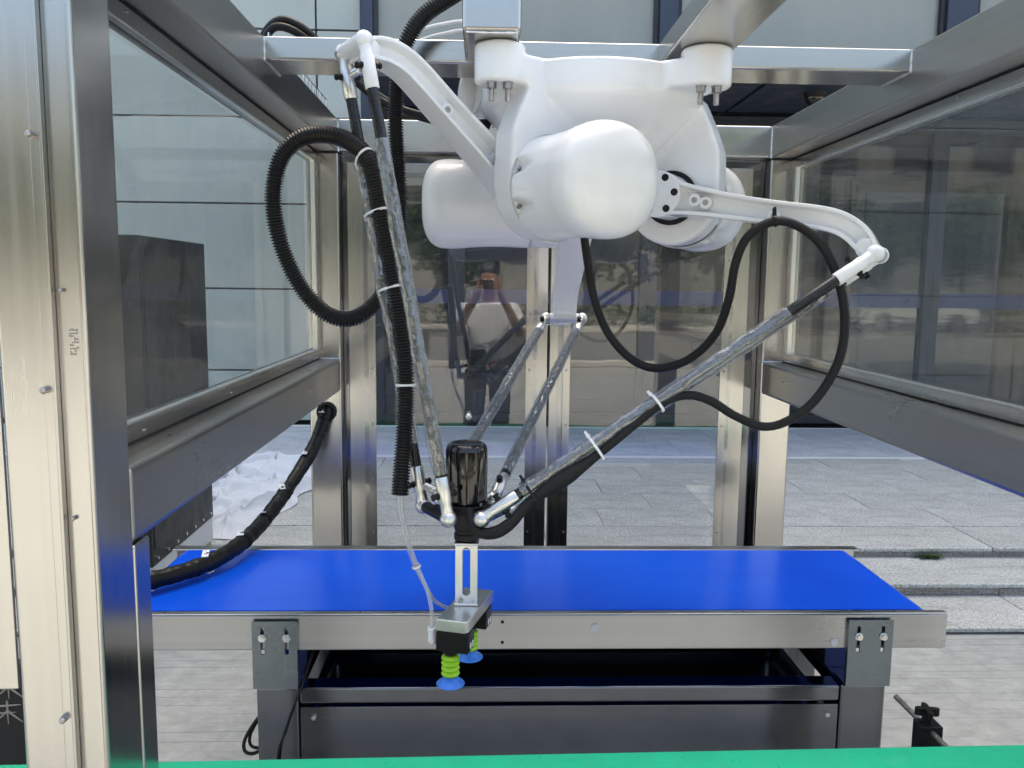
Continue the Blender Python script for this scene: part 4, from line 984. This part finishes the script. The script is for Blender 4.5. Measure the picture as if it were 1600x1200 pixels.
def car(x, y, rz, label):
    t_ = thing('parked_car', label, 'car', (x, y, .004), 'cars on the street'); MM = Matrix.Translation((x, y, .004)) @ Matrix.Rotation(rz, 4, 'Z')
    side = [(-2.2, .35), (-2.22, .62), (-2.1, .82), (-1.2, .92), (-.55, 1.36), (.85, 1.42), (1.75, 1.05), (2.12, .95), (2.18, .5), (2.1, .3)]
    b = MB(); vs = []; n = len(side)
    for yy, k in ((-.86, .97), (-.80, 1.0), (.80, 1.0), (.86, .97)):
        for sx, sz in side:
            sh = .16*max(0, sz-.95)/.45*(1 if yy > 0 else -1); vs.append(MM @ Vector((sx*k, yy-sh, sz)))
    b.add(vs, [tuple(range(n))[::-1], tuple(3*n+i for i in range(n))]+[(r_*n+i, r_*n+(i+1) % n, (r_+1)*n+(i+1) % n, (r_+1)*n+i) for r_ in range(3) for i in range(n)])
    body = b.build('body', 'car_white', t_, bevel=.03)
    for s_ in (-1, 1):
        b = MB(); yy = s_*.85; q = [(-.95, .97, 0), (-.45, 1.30, .115), (.80, 1.35, .13), (1.45, 1.02, .02)]
        b.add([MM @ Vector((a, yy-s_*k+s_*.012, z)) for a, z, k in q], [(0, 1, 2, 3)]); b.build('side_window', 'black_gloss', t_, smooth=False)
        b = MB(); b.box(-2.215 if s_ < 0 else 2.06, -2.0 if s_ < 0 else 2.19, -.8, -.45, .66, .8, mat=MM); b.box(-2.215 if s_ < 0 else 2.06, -2.0 if s_ < 0 else 2.19, .45, .8, .66, .8, mat=MM); b.build('lamp_pair', 'grey_white', t_, bevel=.02)
    b = MB(); b.add([MM @ Vector(p) for p in ((-1.18, -.70, .945), (-1.18, .70, .945), (-.58, .62, 1.355), (-.58, -.62, 1.355))], [(0, 1, 2, 3)]); b.build('windscreen', 'black_gloss', t_, smooth=False)
    for wx in (-1.4, 1.35):
        for wy in (-.82, .82):
            b = MB(); s_ = 1 if wy > 0 else -1
            b.cyl(MM @ Vector((wx, wy-.1*s_, .32)), MM @ Vector((wx, wy+.06*s_, .32)), .32, n=24); wh = b.build('wheel', 'tyre', t_, bevel=.03)
            b = MB(); b.cyl(MM @ Vector((wx, wy+.055*s_, .32)), MM @ Vector((wx, wy+.066*s_, .32)), .2, n=20); b.build('rim', 'lamp_metal', wh)
car(15.6, -13.0, 0, 'white car on the street mirrored in the right window')
car(-5.5, -15.0, math.pi, 'white car on the street mirrored left of the photographer')

# photographer holding the phone, mirrored in the rear doors
per = thing('person', 'person in white short-sleeved shirt and dark trousers taking the photo, mirrored in the glass', 'person', (.02, -.40, 0))
def skin_mesh(name, joints, edges, mat, sub=2, parent=None):
    me = bpy.data.meshes.new(name); me.from_pydata([j[0] for j in joints], edges, []); o = bpy.data.objects.new(name, me); C.objects.link(o)
    o.modifiers.new('skin', 'SKIN').use_smooth_shade = True
    if not me.skin_vertices: bpy.context.view_layer.objects.active = o
    ly = me.skin_vertices[0] if me.skin_vertices else None
    if ly is None:
        bm = bmesh.new(); bm.from_mesh(me); bm.verts.layers.skin.verify(); bm.to_mesh(me); bm.free(); ly = me.skin_vertices[0]
    for i, j in enumerate(joints):
        r_ = j[1]; ly.data[i].radius = r_ if hasattr(r_, '__len__') else (r_, r_)
        ly.data[i].use_root = i == 0
    sb = o.modifiers.new('sub', 'SUBSURF'); sb.levels = sb.render_levels = sub
    d_ = bpy.context.evaluated_depsgraph_get(); m2 = bpy.data.meshes.new_from_object(o.evaluated_get(d_)); o.modifiers.clear(); o.data = m2; m2.materials.clear(); m2.materials.append(M[mat]); m2.shade_smooth()
    if parent is not None: attach(o, parent)
    return o
px, py = .02, -.40
J = [((px, py-.01, .98), (.10, .07)), ((px, py-.01, 1.15), (.10, .065)), ((px, py-.01, 1.36), (.10, .06)), ((px, py+.0, 1.44), (.055, .05)), ((px, py+.02, 1.50), (.052, .055)), ((px, py+.035, 1.58), (.072, .085)), ((px, py+.03, 1.66), (.076, .095)), ((px, py+.02, 1.72), (.05, .065))]
E_ = [(i, i+1) for i in range(7)]
for s_ in (-1, 1):
    k = len(J); J += [((px+s_*.18, py-.005, 1.395), .045), ((px+s_*.25, py+.06, 1.20), .042), ((px+s_*.14, py+.27, 1.42), .034), ((px+s_*.085, py+.33, 1.52), .028), ((px+s_*.075, py+.35, 1.56), (.018, .035))]
    E_ += [(2, k), (k, k+1), (k+1, k+2), (k+2, k+3), (k+3, k+4)]
    k = len(J); J += [((px+s_*.09, py, .90), .06), ((px+s_*.10, py+.01, .52), .045), ((px+s_*.10, py-.01, .28), .042), ((px+s_*.105, py-.02, .09), .038), ((px+s_*.115, py+.13, .035), (.04, .03))]
    E_ += [(0, k), (k, k+1), (k+1, k+2), (k+2, k+3), (k+3, k+4)]
body = skin_mesh('body', J, E_, 'skin', 2, per)
JS = [((px, py, .96), (.152, .118)), ((px, py, 1.16), (.15, .112)), ((px, py+.008, 1.35), (.168, .115)), ((px, py+.005, 1.435), (.085, .075))]; ES = [(0, 1), (1, 2), (2, 3)]
JT = [((px, py, .98), (.148, .115)), ]; ET = []
for s_ in (-1, 1):
    k = len(JS); JS += [((px+s_*.195, py, 1.395), .073), ((px+s_*.242, py+.045, 1.255), .064)]; ES += [(2, k), (k, k+1)]
    k = len(JT); JT += [((px+s_*.095, py, .88), .105), ((px+s_*.10, py+.01, .52), .078), ((px+s_*.102, py-.012, .10), .07)]; ET += [(0, k), (k, k+1), (k+1, k+2)]
skin_mesh('shirt', JS, ES, 'shirt', 2, per); skin_mesh('trousers', JT, ET, 'trousers', 2, per)
for s_ in (-1, 1):
    b = MB(); b.ball((px+s_*.112, py+.06, .045), .1, 18, sc=(.48, 1.35, .45)); b.build('shoe', 'leather', per)
    b = MB()
    for f in range(4):
        z = 1.535+f*.019; x = px+s_*.072
        b.tube([(x+s_*.012, py+.34, z), (x+s_*.010, py+.368, z+.004), (x-s_*.008, py+.382-.004*abs(f-1.5), z+.004), (x-s_*.030, py+.380, z+.002)], [.0092, .0088, .008, .0065], 10)
    b.tube([(x+s_*.008, py+.345, 1.55), (x-s_*.014, py+.352, 1.575), (x-s_*.034, py+.352, 1.588)], [.0105, .0095, .0078], 10); b.build('fingers', 'skin', per)
    b = MB(); b.ball((px+s_*.078, py+.01, 1.615), .028, 14, sc=(.35, .6, 1)); b.build('ear', 'skin', per)
    b = MB(); b.ball((px+s_*.03, py+.112, 1.625), .011, 12); b.build('eye', 'white_plastic', per)
b = MB(); b.tube([(px, py+.11, 1.635), (px, py+.128, 1.605), (px, py+.120, 1.592)], [.008, .014, .010], 10); b.build('nose', 'skin', per)
b = MB(); b.ball((px, py+.005, 1.695), .092, 24, sc=(.93, 1.12, .72)); b.build('hair', 'hair', per)
ph = thing('phone', 'black phone held up by the photographer, mirrored in the glass', 'phone', (.0, -.02, 1.585))
b = MB(); b.box(-.052, .052, -.0235, -.0155, 1.553, 1.625, mat=None); b.build('phone_body', 'black_gloss', ph, bevel=.003)
